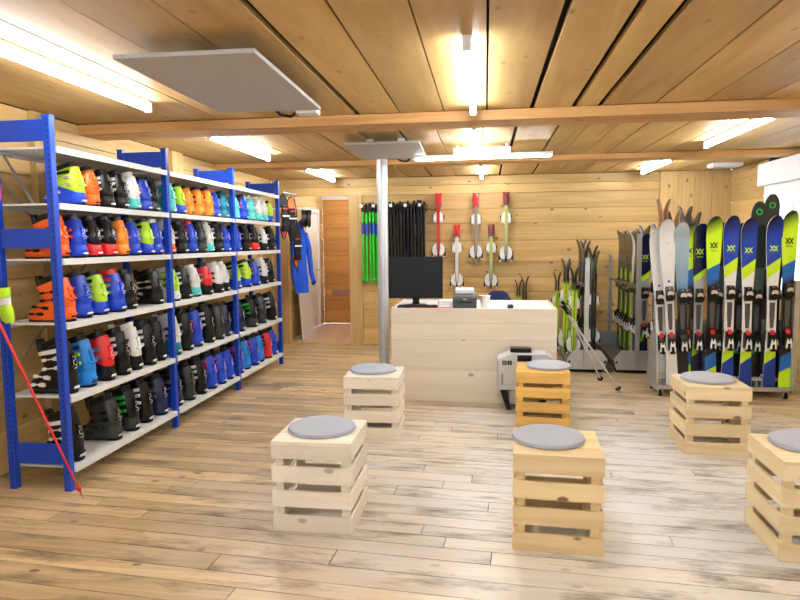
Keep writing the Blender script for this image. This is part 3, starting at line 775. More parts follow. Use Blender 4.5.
def bind_meshes():
    d = {}
    def wedge(mb, pts, hx, mi=0):   # pts: (z, y)
        hx *= 1.22
        return mb.prism([(y, z) for z, y in pts], -hx, hx, axis=0, mi=mi)
    m = MB(); wedge(m, [(-.06, -.011), (.08, -.011), (.075, -.028), (.045, -.050), (.0, -.058), (-.04, -.036)], .027)
    m.prism([(-.045, -.02), (-.034, -.05), (.034, -.05), (.045, -.02), (.04, .012), (-.04, .012)], -.052, -.036)
    d['toe'] = m.mesh('toe_piece', M['black'])
    m = MB()
    m.prism([(-.026, -.008), (-.030, .018), (-.018, .038), (.018, .038), (.030, .018), (.026, -.008), (.014, .004), (-.014, .004)], -.066, -.046)
    m.prism([(-.012, .050), (.012, .050), (.010, .068), (-.010, .068)], -.036, -.010)
    d['toedome'] = m.mesh('toe_cover', M['silver'])
    d['plate'] = MB().prism([(-.014, -.33), (.014, -.33), (.022, -.20), (.022, -.085), (-.022, -.085), (-.022, -.20)], -.020, -.0105).mesh('binding_plate', plain('plate_grey', (.07, .072, .08), .4))
    m = MB(); wedge(m, [(-.10, -.011), (.06, -.011), (.055, -.035), (.02, -.062), (-.03, -.075), (-.075, -.060)], .026)
    wedge(m, [(-.12, -.055), (-.06, -.062), (-.055, -.075), (-.125, -.068)], .018)
    d['heel'] = m.mesh('heel_piece', M['black'])
    d['heelred'] = MB().prism([(-.020, .030), (.020, .030), (.017, .065), (.008, .080), (-.008, .080), (-.017, .065)], -.050, -.020).mesh('heel_trigger', M['red'])
    m = MB()                  # white A shaped lever
    m.prism([(-.026, -.10), (-.015, -.10), (-.013, -.055), (.013, -.055), (.015, -.10), (.026, -.10), (.022, -.03), (.014, -.005), (.006, -.03), (-.006, -.03), (-.014, -.005), (-.022, -.03)], -.082, -.060)
    d['lever'] = m.mesh('heel_lever', M['white'])
    m = MB()                  # ski brake arms
    for s in (-1, 1):
        m.tube([(s*.046, -.016, .05), (s*.054, -.018, -.04), (s*.058, -.006, -.10), (s*.058, .012, -.13)], .0032, 6)
        m.box(s*.058-.007, s*.058+.007, -.004, .016, -.155, -.120)
    d['brake'] = m.mesh('ski_brake', M['black'])
    return d
BIND = bind_meshes()
BINDW = {}
def add_binding(t, L, zt, white=False, redbit=True):
    o = child('toe_piece', BIND['toe'], t, M['white'] if white else None); o.location = (0, 0, zt)
    c = child('toe_cover', BIND['toedome'], o, M['black'] if white else None)
    p = child('binding_plate', BIND['plate'], t); p.location = (0, 0, zt)
    h = child('heel_piece', BIND['heel'], t, M['white'] if white else None); h.location = (0, 0, zt-.43)
    if redbit: child('heel_trigger', BIND['heelred'], h)
    child('heel_lever', BIND['lever'], h, M['black'] if white else None)
    b = child('ski_brake', BIND['brake'], t); b.location = (0, 0, zt-.40)
def xx_logo(t, z, mat, s=1.0, y=-0.0085):
    m = MB(); h = 0.024*s; w = 0.011*s
    for cx in (-0.0145*s, 0.0145*s):
        for sg in (-1, 1):
            a = Vector((cx-sg*0.014*s, 0, -h)); b = Vector((cx+sg*0.014*s, 0, h))
            dx = 0.0048*s
            m.prism([(a.x-dx, z+a.z), (a.x+dx, z+a.z), (b.x+dx, z+b.z), (b.x-dx, z+b.z)], y-0.0012, y)
    o = m.build('ski_logo', mat, t)
    text_part('lettering', 'VÖLKL', 0.018*s, mat, o, Matrix.Translation((0, y-0.001, z-0.045*s)) @ Matrix.Rotation(PI/2, 4, 'X'))
BASE = plain('dark_ski_base', (0.02, 0.02, 0.022), 0.3)
SILV = plain('silver_tip_edge', (0.70, 0.71, 0.73), 0.25, 0.3)
def make_ski(kind, L):
    t = empty('ski')
    hung = kind[:3] == 'kid' or kind == 'slim_red'
    logo = None; wh = False; red = True; w = (0.145, 0.084, 0.122); k = 0.0; edge = BASE
    if kind == 'blue':
        m = ramp_mat('blue_lime_white_topsheet', L, [(0, (0.01, 0.04, 0.22)), (.17, BLU), (.172, LIM), (.235, LIM), (.237, WHT), (.665, WHT), (.667, LIM), (.735, LIM), (.737, BLU), (.88, BLU), (.99, NAV)], k=0.75)
        logo = M['lime']; zl = .815; edge = WHT_E
    elif kind == 'lime':
        m = ramp_mat('lime_black_topsheet', L, [(0, LIM), (.115, LIM), (.117, MBL), (.20, MBL), (.202, BLK), (.60, BLK), (.64, MBL), (.713, MBL), (.715, LIM), (.90, LIM), (.985, DGR)], k=0.55)
        logo = M['black']; zl = .835; edge = BASE
    elif kind == 'navy':
        m = ramp_mat('navy_lime_topsheet', L, [(0, NAV), (.20, NAV), (.202, (0.25, 0.45, 0.03)), (.27, (0.25, 0.45, 0.03)), (.272, (0.4, 0.42, 0.42)), (.66, (0.45, 0.47, 0.46)), (.662, LIM), (.70, LIM), (.702, NAV), (1, NAV)], k=0.75)
        logo = M['lime']; zl = .83
    elif kind == 'white':
        m = ramp_mat('white_topsheet', L, [(0, (.72, .75, .76)), (.2, WHT), (.98, (.66, .68, .68)), (1, (.4, .42, .42))]); edge = WHT_E
    elif kind == 'ice':
        m = ramp_mat('ice_blue_topsheet', L, [(0, BLK), (.44, BLK), (.58, (0.06, 0.10, 0.16)), (.60, (0.10, 0.30, 0.55)), (.66, (0.22, 0.36, 0.50)), (.94, (0.32, 0.42, 0.48)), (1, (.5, .55, .58))]); red = False
    elif kind == 'dark':
        m = ramp_mat('dark_grey_topsheet', L, [(0, BLK), (.55, BLK), (.58, (.012, .02, .02)), (.582, (0.07, 0.10, 0.10)), (.74, (0.06, 0.09, 0.09)), (.742, (0.02, 0.035, 0.035)), (1, (0.02, 0.03, 0.03))]); red = False; w = (0.140, 0.105, 0.13)
    elif kind == 'slim_lime':
        m = ramp_mat('black_lime_topsheet', L, [(0, BLK), (.1, LIM), (.74, LIM), (.78, BLK), (1, BLK)]); wh = True; red = False
    elif kind == 'row_lime':
        m = ramp_mat('dark_lime_topsheet', L, [(0, BLK), (.1, LIM), (.66, LIM), (.72, BLK), (1, BLK)]); red = False
    elif kind == 'slim_black':
        m = ramp_mat('black_topsheet', L, [(0, BLK), (.75, BLK), (1, (.02, .02, .02))]); red = False
    elif kind == 'slim_teal':
        m = ramp_mat('black_teal_topsheet', L, [(0, BLK), (.8, BLK), (.86, (.02, .13, .10)), (.92, BLK), (1, BLK)]); wh = True; red = False
    elif kind == 'slim_white':
        m = ramp_mat('white_silver_topsheet', L, [(0, WHT), (.7, WHT), (1, (.5, .5, .5))]); red = False
    elif kind == 'slim_red':
        m = ramp_mat('red_topsheet', L, [(0, (.7, .02, .02)), (1, (.7, .02, .02))]); wh = True; red = False
    elif kind == 'kid_red':
        m = ramp_mat('red_tip_white_topsheet', L, [(0, (.3, .3, .3)), (.78, (.28, .26, .24)), (.82, (.7, .02, .02)), (1, (.7, .02, .02))]); wh = True; red = False; edge = RED_E
    elif kind == 'kid_white':
        m = ramp_mat('red_tip_grey_topsheet', L, [(0, WHT), (.78, WHT), (.82, (.7, .02, .02)), (1, (.7, .02, .02))]); wh = True; red = False; edge = RED_E
    elif kind == 'kid_lime':
        m = ramp_mat('red_tip_lime_topsheet', L, [(0, (.2, .2, .2)), (.5, (.55, .6, .2)), (.8, (.55, .6, .2)), (.82, (.25, .04, .04)), (1, (.25, .04, .04))]); wh = True; red = False; edge = RED_E
    elif kind == 'bronze':
        m = ramp_mat('bronze_topsheet', L, [(0, BLK), (.7, BLK), (1, (.35, .16, .10))]); red = False; edge = plain('bronze_edge', (.35, .18, .12), .3, .4)
    if hung or kind in ('slim_lime', 'slim_teal', 'row_lime'): edge = m
    body = ski_mesh(L, *w, curl=(0.045 if kind[:4] in ('slim', 'bron', 'row_') else 0.06) if L > 1.2 else 0.035, thick=0.018 if kind[:4] in ('slim', 'kid_', 'bron', 'row_') else 0.011).build('ski_body', [m, edge], t, smooth=True)
    add_binding(t, L, 0.555*L if L > 1.2 else 0.62*L, wh, red)
    if hung: MB().prism([(-.026, .82*L), (.026, .82*L), (.03, .86*L), (.028, .985*L), (.010, L), (-.010, .985*L), (-.03, .86*L)], -.042, -.0).build('tip_guard', M['red'] if kind != 'kid_lime' else RED_D, t, bevel=.004)
    if hung:
        for ch in t.children:
            if ch.name.startswith(('toe_piece', 'heel_piece')): ch.scale = (1.25, 1.2, 1.15)
    if logo: xx_logo(t, zl*L, logo, 1.15)
    if kind in ('blue', 'white', 'ice', 'lime'):
        rm = MB(); rm.tube([(0.052*math.sin(a), -0.010-0.028*math.cos(a)**2, L*0.972-0.052+0.052*math.cos(a)) for a in [(-1.35+2.7*q/12) for q in range(13)]], 0.0045, 6)
        rm.build('tip_rim', SILV, t, smooth=True)
    if kind == 'white':
        g = MB()
        for (x0, z0, x1, z1) in ((-.03, .76, .04, .80), (.04, .80, .0, .73), (.0, .73, -.03, .70), (.02, .68, .035, .63), (.035, .63, -.02, .60)):
            g.tube([(x0, -.0095, z0*L), (x1, -.0095, z1*L)], .0012, 4)
        g.tube([(.012*math.cos(a*PI/6), -.0095, .86*L+.012*math.sin(a*PI/6)) for a in range(12)], .0012, 4, closed=True)
        g.build('line_drawing', M['dsteel'], t)
        MB().prism([(.012*math.cos(a*PI/6), .635*L+.012*math.sin(a*PI/6)) for a in range(12)], -.0135, -.0112).build('round_badge', M['blue'], t)
    return t
WHT_E = plain('white_ski_edge', (0.75, 0.75, 0.76), 0.3)
RED_D = plain('dark_red_plastic', (0.22, 0.03, 0.03), 0.4)
RED_E = plain('red_ski_edge', (0.65, 0.02, 0.02), 0.35)
SKIP = {}
def ski(kind, L, loc, rz, label, group, lean=(0, 0), sz=1.0):
    if kind not in SKIP: s = make_ski(kind, L); SKIP[kind] = (s, L)
    else: s = copy_tree(SKIP[kind][0])
    k = L/SKIP[kind][1]
    s.scale = (1, 1, k)
    s.location = loc; s.rotation_euler = (lean[0], lean[1], rz)
    return tag(s, label, 'ski', group)

# ---- wheeled rack on the right with front row facing us
RX0, RX1 = 1.70, 2.93
rr = empty('ski_rack', 'wheeled steel ski rack with a front row of blue, lime and white skis', 'ski rack', (0, 0, 0))
MB().box(RX0, RX1, 6.28, 6.31, 0.085, 0.115).build('front_rail', M['steel'], rr)
MB().box(RX0, RX1, 6.36, 6.39, 0.165, 0.195).build('tray_rail', M['steel'], rr)
MB().box(RX0+0.02, RX1-0.02, 6.311, 6.64, 0.070, 0.084).build('tray', M['steel'], rr)
dv = MB()
for k in range(22): dv.box(RX0+0.05+k*0.05, RX0+0.07+k*0.05, 6.40, 6.60, 0.085, 0.19)
dv.build('divider', M['grey'], rr)
MB().prism([(6.28, 0.06), (6.28, 0.14), (6.36, 0.62), (6.56, 0.62), (6.68, 0.14), (6.68, 0.06)], RX0-0.012, RX0-0.002, axis=0).build('end_plate', M['steel'], rr)
MB().prism([(6.28, 0.06), (6.28, 0.14), (6.36, 0.62), (6.56, 0.62), (6.68, 0.14), (6.68, 0.06)], RX1+0.002, RX1+0.012, axis=0).build('end_plate', M['steel'], rr)
MB().box(RX1+0.0125, RX1+0.06, 6.34, 6.40, 0.06, 1.15).build('corner_post', M['steel'], rr)
MB().box(RX0+0.0, RX0+0.03, 6.49, 6.52, 0.085, 1.25).build('corner_post', M['steel'], rr)
MB().box(RX1-0.03, RX1, 6.49, 6.52, 0.085, 1.25).build('corner_post', M['steel'], rr)
MB().box(RX0, RX1, 6.50, 6.52, 1.2502, 1.28).build('top_rail', M['dsteel'], rr)
MB().box(RX0+0.031, RX1-0.031, 6.505, 6.515, 0.22, 0.75).build('back_panel', M['dsteel'], rr)
MB().box(2.45, 2.66, 6.44, 6.46, 0.42, 0.52).build('green_label', M['ringg'], rr)
for x, y in ((RX0+0.03, 6.32), (RX0+0.03, 6.64), (RX1-0.04, 6.32), (RX1-0.04, 6.64)):
    w = MB().tube([(x-0.012, y, 0.030), (x+0.012, y, 0.030)], 0.030, 16).build('castor', M['rubber'], rr, smooth=True)
    MB().box(x-0.02, x-0.014, y-0.015, y+0.015, 0.02, 0.069).box(x+0.014, x+0.02, y-0.015, y+0.015, 0.02, 0.069).build('castor_fork', M['steel'], w)
G = 'skis standing in the wheeled rack on the right'
front = [('white', 1.775, 1.56, 'white ski, leftmost in the front row of the wheeled rack'),
         ('white', 1.850, 1.635, 'white ski, second from the left in the wheeled rack'),
         ('ice', 1.950, 1.60, 'ice blue ski with black lower half beside the white skis'),
         ('lime', 2.200, 1.655, 'lime ski with black double cross mark, left of the blue skis'),
         ('blue', 2.360, 1.66, 'blue, lime and white ski, first of the blue ones from the left'),
         ('blue', 2.528, 1.635, 'blue, lime and white ski, middle one of the three blue skis'),
         ('blue', 2.745, 1.655, 'blue, lime and white ski, last blue one next to the window end'),
         ('lime', 2.885, 1.70, 'tall lime ski at the right end of the wheeled rack')]
for kd, x, L, lab in front:
    ski(kd, L+0.03, (x, 6.340+(0.07 if x < 1.80 else 0), 0.086), 0.0, lab, G, lean=(-0.03, {'white': -0.055, 'ice': -0.032}.get(kd, random.uniform(-.006, .006))))
back_y = 6.455
back = [('lime', 2.000, 1.62, 'lime ski half hidden behind the ice blue ski'),
        ('navy', 2.110, 1.62, 'navy ski with grey lower part behind the left lime ski'),
        ('dark', 2.490, 1.62, 'dark grey ski showing between the first two blue skis'),
        ('dark', 2.650, 1.60, 'dark grey wide ski between the second and third blue skis'),
        ('lime', 1.815, 1.62, 'lime ski between the white and the ice blue ski'),
        ('dark', 2.285, 1.63, 'dark grey ski between the left lime ski and the first blue ski'),
        ('slim_black', 2.815, 1.66, 'black ski behind the gap beside the right lime ski')]
for kd, x, L, lab in back:
    ski(kd, L, (x, back_y, 0.086), 0.0, lab, G, lean=(-0.02, 0))
# two big dark skis with green rings standing behind
for x, L, lab in ((2.765, 1.93, 'dark ski with a green ring near its tip, lower one behind the blue skis'), (2.885, 2.00, 'dark ski with a green ring near its tip, highest one by the window')):
    t = empty('ski', lab, 'ski', (x, 6.78, 0.001), 0, 'dark skis with green rings', rot=(-0.0, 0, 0))
    ski_mesh(L, 0.15, 0.115, 0.14, 0.010).build('ski_body', [plain('charcoal_topsheet', (0.02, 0.028, 0.03), 0.35), BASE], t, smooth=True)
    MB().tube([(0.026*math.cos(a*PI/10), -0.0135, L*0.945+0.026*math.sin(a*PI/10)) for a in range(20)], 0.006, 6, closed=True).build('ring_print', M['ringg'], t, smooth=True)
    add_binding(t, L, 0.50*L, False, False)

# ---- two steel racks seen from their ends, skis edge-on
def end_rack(x0, x1, xp, label):
    r = empty('ski_rack', label, 'ski rack', (0, 0, 0))
    pr = [(x0, 0.16), (x0+0.08, 0.27), (x1-0.08, 0.27), (x1, 0.16), (x1-0.03, 0.04), (x0+0.03, 0.04)]
    MB().prism(pr, 7.36, 7.375).build('end_plate', M['steel'], r)
    MB().prism(pr, 8.93, 8.945).build('end_plate', M['steel'], r)
    MB().prism([(x0+0.005, 0.158), (x0+0.03, 0.05), (x1-0.03, 0.05), (x1-0.005, 0.158), (x1-0.02, 0.158), (x1-0.045, 0.065), (x0+0.045, 0.065), (x0+0.02, 0.158)], 7.376, 8.929).build('tray', M['dsteel'], r)
    MB().box(xp-0.025, xp+0.025, 7.33, 7.355, 0.05, 1.35 if xp < 1.5 else 1.62).build('post', M['steel'], r)
    MB().box(xp-0.02, xp+0.02, 8.95, 8.975, 0.05, 1.35).build('post', M['steel'], r)
    MB().box(xp-0.012, xp+0.012, 7.356, 8.949, 1.0, 1.03).build('top_rail', M['dsteel'], r)
    MB().box(x0+0.04, x1-0.04, 7.42, 7.50, 0.0, 0.0495).box(x0+0.04, x1-0.04, 8.80, 8.88, 0.0, 0.0495).build('foot', M['rubber'], r)
    for x in (x0+0.03, x1-0.03): MB().tube([(x, 7.350, 0.13), (x, 7.36, 0.13)], 0.014, 12).build('bolt', M['black'], r)
    return r
end_rack(0.955, 1.42, 1.168, 'steel ski rack seen from its end just right of the counter')
end_rack(1.49, 2.08, 1.74, 'steel ski rack seen from its end beside the wheeled rack')
def pair(k1, L, x, y, z, lab, grp, gap=0.010, k2=None, lean=(0.0, 0.0)):
    # two skis base to base, seen from the side: faces look to -X and +X
    ski(k1, L, (x-gap, y, z), -PI/2, 'left ski of the '+lab, grp, lean=lean)
    ski(k2 or k1, L, (x+gap, y, z), PI/2, 'right ski of the '+lab, grp, lean=lean)
G1 = 'pairs of skis in the rack right of the counter'
for kd, L, x, y, lab in (('slim_lime', 1.05, 0.98, 8.70, 'small dark pair farthest left in the rack beside the counter'),
                         ('slim_lime', 1.26, 1.00, 7.95, 'tall black and lime pair nearest to the counter'),
                         ('slim_lime', 1.21, 1.05, 8.25, 'black and lime pair behind the steel post'),
                         ('slim_black', 1.50, 1.26, 8.45, 'tall black pair right of the steel post'),
                         ('slim_black', 1.48, 1.27, 8.20, 'black pair in the second row right of the steel post'),
                         ('slim_teal', 1.42, 1.32, 7.95, 'black and teal pair at the right of the first end-on rack'),
                         ('slim_teal', 1.36, 1.30, 7.70, 'nearest black and teal pair in the rack beside the counter'),
                         ('slim_lime', 1.17, 1.06, 7.62, 'nearest black and lime pair with white bindings')):
    pair(kd, L, x, y, 0.067, lab, G1)
G2 = 'row of ski pairs in the rack beside the wheeled rack'
y = 8.83
for i, (kd, L) in enumerate((('slim_black', 1.62), ('row_lime', 1.60), ('slim_black', 1.58), ('row_lime', 1.60), ('navyp', 1.55), ('row_lime', 1.55), ('slim_white', 1.58), ('slim_black', 1.60), ('row_lime', 1.62), ('slim_white', 1.66))):
    if kd == 'navyp': kd = 'slim_black'
    pair(kd, L, 1.855, y, 0.067, '%s pair from the wall, rack left of the wheeled rack' % ORD[i], G2)
    y -= 0.135
for (kd, L, x, y, lab) in (('slim_white', 1.75, 1.95, 7.37, 'white pair standing highest at the near end of the end-on rack'),):
    pair(kd, L-0.07, x, y+0.04, 0.067, lab, G2)
# one navy ski face-on among the row
ski('navy', 1.55, (1.835, 7.47, 0.067), 0.0, 'navy ski turned face-on in the rack beside the wheeled rack', G2)
# tall pairs behind the wheeled rack
G3 = 'tall skis standing behind the wheeled rack'
for kd, L, x, lab in (('bronze', 1.98, 1.88, 'bronze tipped pair rising behind the white skis'), ('bronze', 1.86, 1.99, 'second bronze tipped pair behind the white skis'),
                      ('slim_white', 1.90, 2.10, 'silver pair rising behind the ice blue ski'), ('slim_white', 1.84, 2.19, 'lower silver pair behind the left lime ski')):
    pair(kd, L, x, 6.95, 0.001, lab, G3)
# small ski pair standing behind the counter
G4 = 'short skis leaning at the back wall behind the counter'
pair('slim_black', 1.05, 0.56, 8.98, 0.001, 'short dark pair standing at the wall behind the counter', G4)
pair('slim_lime', 1.00, 0.47, 8.98, 0.001, 'short black and lime pair standing at the wall behind the counter', G4)

# ---- short skis hung on the back wall with red tips
G5 = 'short skis hung on the back wall'
for kd, x, ztop, L, lab in (('slim_red', -0.68, 2.25, 0.95, 'red pair hung on the wall right of the black poles'),
                            ('kid_white', -0.412, 1.80, 0.92, 'white pair hung low on the wall above the printer'),
                            ('kid_red', -0.14, 2.245, 1.02, 'pair with red tips, upper middle one on the back wall'),
                            ('kid_lime', 0.078, 1.80, 0.93, 'pair with dark red tips, hung low on the wall'),
                            ('kid_lime', 0.288, 2.25, 1.00, 'upper right pair with lime sides on the back wall')):
    pair(kd, L, x, YB-0.10, ztop-L, lab, G5, gap=0.003)
    h = empty('wall_hook', 'wall hook of the '+lab, 'hook', (x, YB-0.001, ztop-0.16), group='wall hooks for skis')
    MB().box(-0.045, 0.045, -0.006, 0, -0.04, 0.04).build('hook_plate', M['dsteel'], h)
    for s in (-1, 1): MB().tube([(s*0.035, -0.006, 0), (s*0.035, -0.16, 0), (s*0.035, -0.165, 0.02)], 0.005, 6).build('hook_arm', M['dsteel'], h)

# ------------------------------------------------------------------ ski poles
def make_pole(L, shaft, basket=0.030, tipm='black', band=None, thin=0.0055):
    """tip at z=0, grip on top"""
    t = empty('ski_pole')
    MB().tube([(0, 0, 0.04), (0, 0, L-0.13)], [thin, thin*1.6], 10).build('shaft', shaft, t, smooth=True)
    if band: MB().tube([(0, 0, L*0.62), (0, 0, L*0.76)], thin*1.6+.0015, 10).build('printed_band', band, t, smooth=True)
    MB().lathe([(0.002, 0), (0.005, 0.04), (0.006, 0.06)], n=8).build('tip', M['dsteel'], t)
    MB().lathe([(0.008, 0.050), (basket, 0.066), (basket, 0.070), (0.010, 0.078)], n=14).build('basket', M[tipm], t, smooth=True)
    MB().lathe([(0.010, L-0.135), (0.015, L-0.12), (0.013, L-0.08), (0.016, L-0.04), (0.019, L-0.012), (0.012, L)], n=12).build('grip', M['black'], t, smooth=True)
    MB().tube([(0.012, 0, L-0.02), (0.05, 0.006, L-0.06), (0.06, 0.0, L-0.12), (0.035, -0.004, L-0.15), (0.016, 0, L-0.06)], 0.004, 6).build('strap', M['black'], t, smooth=True)
    return t
gp = make_pole(1.20, M['green'], 0.028, 'green', plain('blue_print', (0.03, 0.10, 0.55), 0.4), 0.010)
bp_ = make_pole(1.20, plain('black_shaft', (0.006, 0.006, 0.010), 0.35), 0.030, thin=0.009)
yp = make_pole(1.18, plain('black_pole_shaft', (0.015, 0.016, 0.012), 0.35), 0.030, 'black', M['lime'])
wp = make_pole(1.18, plain('black_white_shaft', (0.02, 0.02, 0.10), 0.35), 0.030, 'black', M['white'])
used = set()
def place_pole(proto, x, y, z, label, grp):
    o = proto if proto.name not in used else copy_tree(proto)
    used.add(proto.name)
    o.location = (x, y, z); o.rotation_euler = (0, random.uniform(-.01, .01), random.uniform(0, 6.28))
    tag(o, label, 'ski pole', grp)
for k in range(12):
    place_pole(gp, -1.815+(k % 6)*0.052+(k//6)*0.02, YB-0.05-0.05*(k//6)-0.012*(k % 2), 0.92+random.uniform(-.02, .02), 'green ski pole with a blue band hanging left of the silver post', 'green ski poles on the back wall')
for k in range(36):
    pr = yp if k in (3, 4) else wp if k in (8, 9, 10) else bp_
    lab = {bp_.name: 'black ski pole hanging on the wall right of the silver post', yp.name: 'black ski pole with a lime band on the wall behind the monitor', wp.name: 'black ski pole with a white band on the wall behind the monitor'}[pr.name]
    place_pole(pr, -1.46+(k % 12)*0.050+(k//12)*0.015, YB-0.04-0.045*(k//12), 0.93+random.uniform(-.03, .03), lab, 'black ski poles on the back wall')
for i, (x, lab) in enumerate(((-1.81, 'leftmost white tag over the green poles'), (-1.63, 'second white tag over the green poles'), (-1.375, 'white tag over the black poles, nearest the silver post'), (-1.16, 'middle white tag over the black poles'), (-0.95, 'rightmost white tag over the black poles'))):
    h = empty('hanger', 'black pole hanger with the '+lab, 'hanger', (x, YB-0.002, 2.03), group='pole hangers on the back wall')
    MB().tube([(0, 0, 0.05), (0, -0.155, 0.05)], 0.006, 6).build('hanger_rod', M['black'], h)
    MB().box(-0.022, 0.022, -0.162, -0.156, 0.03, 0.075).build('end_tag', M['white'], h)
# silver poles leaning over the rack ends against the counter
sp_ = make_pole(1.30, plain('grey_silver_shaft', (0.62, 0.63, 0.65), 0.3), 0.032, thin=0.007)
def lean_pole(proto, a, b, label, grp=None, L=1.3):
    a, b = Vector(a), Vector(b); q = (b-a).normalized().to_track_quat('Z', 'Y')
    o = proto if proto.name not in used else copy_tree(proto)
    used.add(proto.name)
    o.rotation_mode = 'QUATERNION'; o.rotation_quaternion = q; o.location = a; k = (b-a).length/L
    o.scale = (1, 1, k)
    tag(o, label, 'ski pole', grp)
lean_pole(sp_, (1.375, 6.40, 0.002), (0.735, 6.08, 0.93), 'silver ski pole leaning on the counter, tip farthest right on the floor', 'silver poles leaning on the counter')
lean_pole(sp_, (1.27, 6.85, 0.002), (0.745, 6.16, 0.96), 'silver ski pole leaning on the counter, the one behind', 'silver poles leaning on the counter')
# red pole with the lime glove at the left edge
rp = make_pole(1.25, M['red'], 0.018, 'red')
lean_pole(rp, (-2.43, 3.33, 0.002), (-2.87, 3.19, 1.26), 'thin red ski pole leaning at the near end of the blue shelving', None, 1.25)

def mitten(name, loc, rz, c1, c2, c3, label, s=1.0, tilt=0.0):
    t = empty(name, label, 'glove', loc, rot=(0, tilt, rz)); t.scale = (s, s, s)
    MB().loft([ering(-.020, .040, .012, -.125, p=.9), ering(-.045, .055, .022, -.10, p=.9), ering(-.055, .055, .028, -.04, p=.9), ering(-.048, .046, .026, .0, p=.9)]).build('palm', c1, t, smooth=True)
    MB().loft([ering(-.046, .044, .025, .002, p=.9), ering(-.050, .046, .027, .025, p=.9), ering(-.055, .050, .03, .05, p=.9)]).build('wrist_band', c2, t, smooth=True)
    MB().loft([ering(-.055, .050, .03, .052, p=.9), ering(-.062, .060, .036, .12, p=.9)]).build('cuff', c3, t, smooth=True)
    MB().tube([(-.045, 0, -.02), (-.072, 0, -.05), (-.078, 0, -.085)], [.018, .017, .010], 10).build('thumb', c1, t, smooth=True)
    return t
mitten('ski_glove', (-2.795, 3.24, 1.20), 0.0, M['lime'], M['white'], M['lime'], 'lime and white ski glove hanging over the red pole at the left edge', 0.85, -0.12)
mitten('ski_glove', (-2.865, 3.27, 1.93), 0.0, M['pink'], M['white'], M['black'], 'pink, white and black ski glove at the upper left edge of the shelving', 1.1, 0.0)
hk = MB().tube([(-2.86, 3.448, 2.09), (-2.86, 3.27, 2.09), (-2.86, 3.26, 2.12)], 0.004, 6).build('glove_hook', M['dsteel'])
tag(hk, 'thin steel hook on the near end plate of the blue shelving', 'hook')

# ------------------------------------------------------------------ things hung by the opening
def snowshoe(loc, rz, label, dk, dk2, zr):
    t = empty('snowshoe', label, 'snowshoe', loc, rz, 'snowshoes hung at the end of the shelving')
    q = 0.75; pts = []
    for k in range(28):
        a = 2*PI*k/28; w = 0.105+0.012*math.sin(a)
        pts.append((q*w*math.cos(a)*(1 if math.sin(a) > -0.5 else 0.75), 0, q*0.40*math.sin(a)))
    MB().tube(pts, 0.009, 8, closed=True).build('frame', M['black'], t, smooth=True)
    MB().prism([(p[0]*0.94, p[2]*0.97) for p in pts if p[2] > 0.10], -0.006, 0.006).build('deck', dk, t)
    MB().prism([(p[0]*0.94, p[2]*0.97) for p in pts if p[2] < -0.09], -0.006, 0.006).build('deck', dk2, t)
    MB().box(-0.042, 0.042, -0.045, -0.008, -0.16, 0.15).box(-0.055, 0.055, -0.06, -0.01, -0.02, 0.05).box(-0.045, 0.045, -0.07, -0.01, -0.19, -0.10).build('binding', M['black'], t, bevel=0.008)
    MB().box(-0.06, 0.06, -0.064, -0.061, 0.0, 0.02).build('strap', M['white'], t)
    MB().box(-0.04, 0.04, -0.049, -0.046, 0.10, 0.115).build('strap', M['red'], t)
    MB().tube([(0, 0, 0.30), (0, 0, zr-loc[2]-0.008)], 0.004, 6).build('hanging_cord', M['black'], t)
    return t
snowshoe((-2.62, 8.15, 1.87), 0.75, 'orange and black snowshoe hung beside the blue jacket', M['orange'], M['black'], 2.22)
snowshoe((-2.68, 8.0, 1.90), 0.95, 'snowshoe hung half hidden behind the last blue post', M['black'], M['red'], 2.22)
snowshoe((-2.62, 8.32, 1.50), 0.9, 'lower snowshoe with a red heel end, below the orange one', M['black'], M['orange'], 2.22)
rl = empty('hanging_rail', 'steel rail on the left wall that carries snowshoes and jacket', 'rail', (0, 0, 0))
MB().tube([(XL+0.001, 8.42, 2.22), (-2.64, 8.42, 2.22), (-2.64, 8.25, 2.22), (-2.66, 7.95, 2.22)], 0.010, 8).build('snowshoe_rail', M['steel'], rl)
MB().tube([(XL+0.001, 8.78, 2.05), (-2.45, 8.78, 2.05)], 0.010, 8).build('jacket_rail', M['white'], rl)
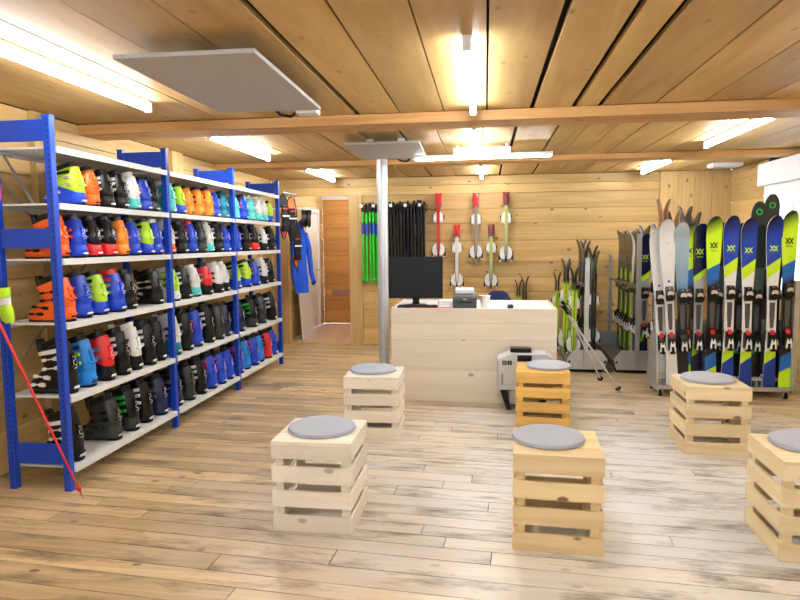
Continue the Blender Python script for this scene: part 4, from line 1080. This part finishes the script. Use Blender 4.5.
# jacket
t = empty('jacket', 'royal blue jacket hanging in the opening beside the snowshoes', 'jacket', (-2.69, 8.78, 1.32), 0.7)
t.scale = (0.72, 0.72, 0.97)
def jr(z, xa, xb, hy, n=24):
    out = []
    for k in range(n):
        a = 2*PI*k/n; f = 1+0.10*math.sin(5*a+z*6)
        out.append(((xa+xb)/2+(xb-xa)/2*math.cos(a)*f, hy*math.sin(a)*f, z))
    return out
MB().loft([jr(-.52, -.15, .14, .075), jr(-.35, -.15, .14, .08), jr(-.1, -.14, .12, .08), jr(.2, -.13, .12, .075), jr(.38, -.12, .11, .07), jr(.46, -.06, .06, .05), jr(.50, -.05, .05, .045)]).build('body', M['jacket'], t, smooth=True)
MB().tube([(.10, 0, .38), (.17, 0, .18), (.20, 0, -.05), (.21, -.02, -.22), (.26, -.03, -.36)], [.05, .055, .055, .05, .042], 14).build('sleeve', M['jacket'], t, smooth=True)
MB().tube([(-.10, 0, .38), (-.16, 0, .18), (-.17, 0, -.05), (-.17, -.02, -.25), (-.16, -.03, -.40)], [.05, .055, .055, .05, .042], 14).build('sleeve', M['jacket'], t, smooth=True)
MB().tube([(.24, -.03, -.345), (.27, -.03, -.385)], .046, 12).build('cuff', M['navyc'], t, smooth=True)
MB().loft([jr(.47, -.075, .075, .06), jr(.56, -.07, .07, .055)], cap=(True, True)).build('collar', M['jacket'], t, smooth=True)
MB().tube([(0, 0, .55), (0, 0, .74), (.0, .015, .765), (0, .03, .75)], .004, 6).build('hanger_hook', M['steel'], t)
for i, (dx, dy) in enumerate(((0, 0), (0.06, 0.03))):
    mitten('ski_glove', (-2.60+dx, 8.70+dy, 1.90), 0.9+i*0.8, M['black'], plain('dark_grey_knit', (.08, .08, .085), .9), M['black'], 'black glove hanging from the rail in the opening, %s' % ('nearer one' if i == 0 else 'one behind'), 1.0, 0.1)
# white board leaning in the corridor
t = MB().box(-0.012, 0.012, 0, 0.62, 0, 1.72).build('white_board', M['white'], bevel=0.003)
t.location = (-2.90, 9.48, 0.001); t.rotation_euler = (0, -0.07, 0.0)
tag(t, 'tall white board leaning at the left side of the opening', 'board')
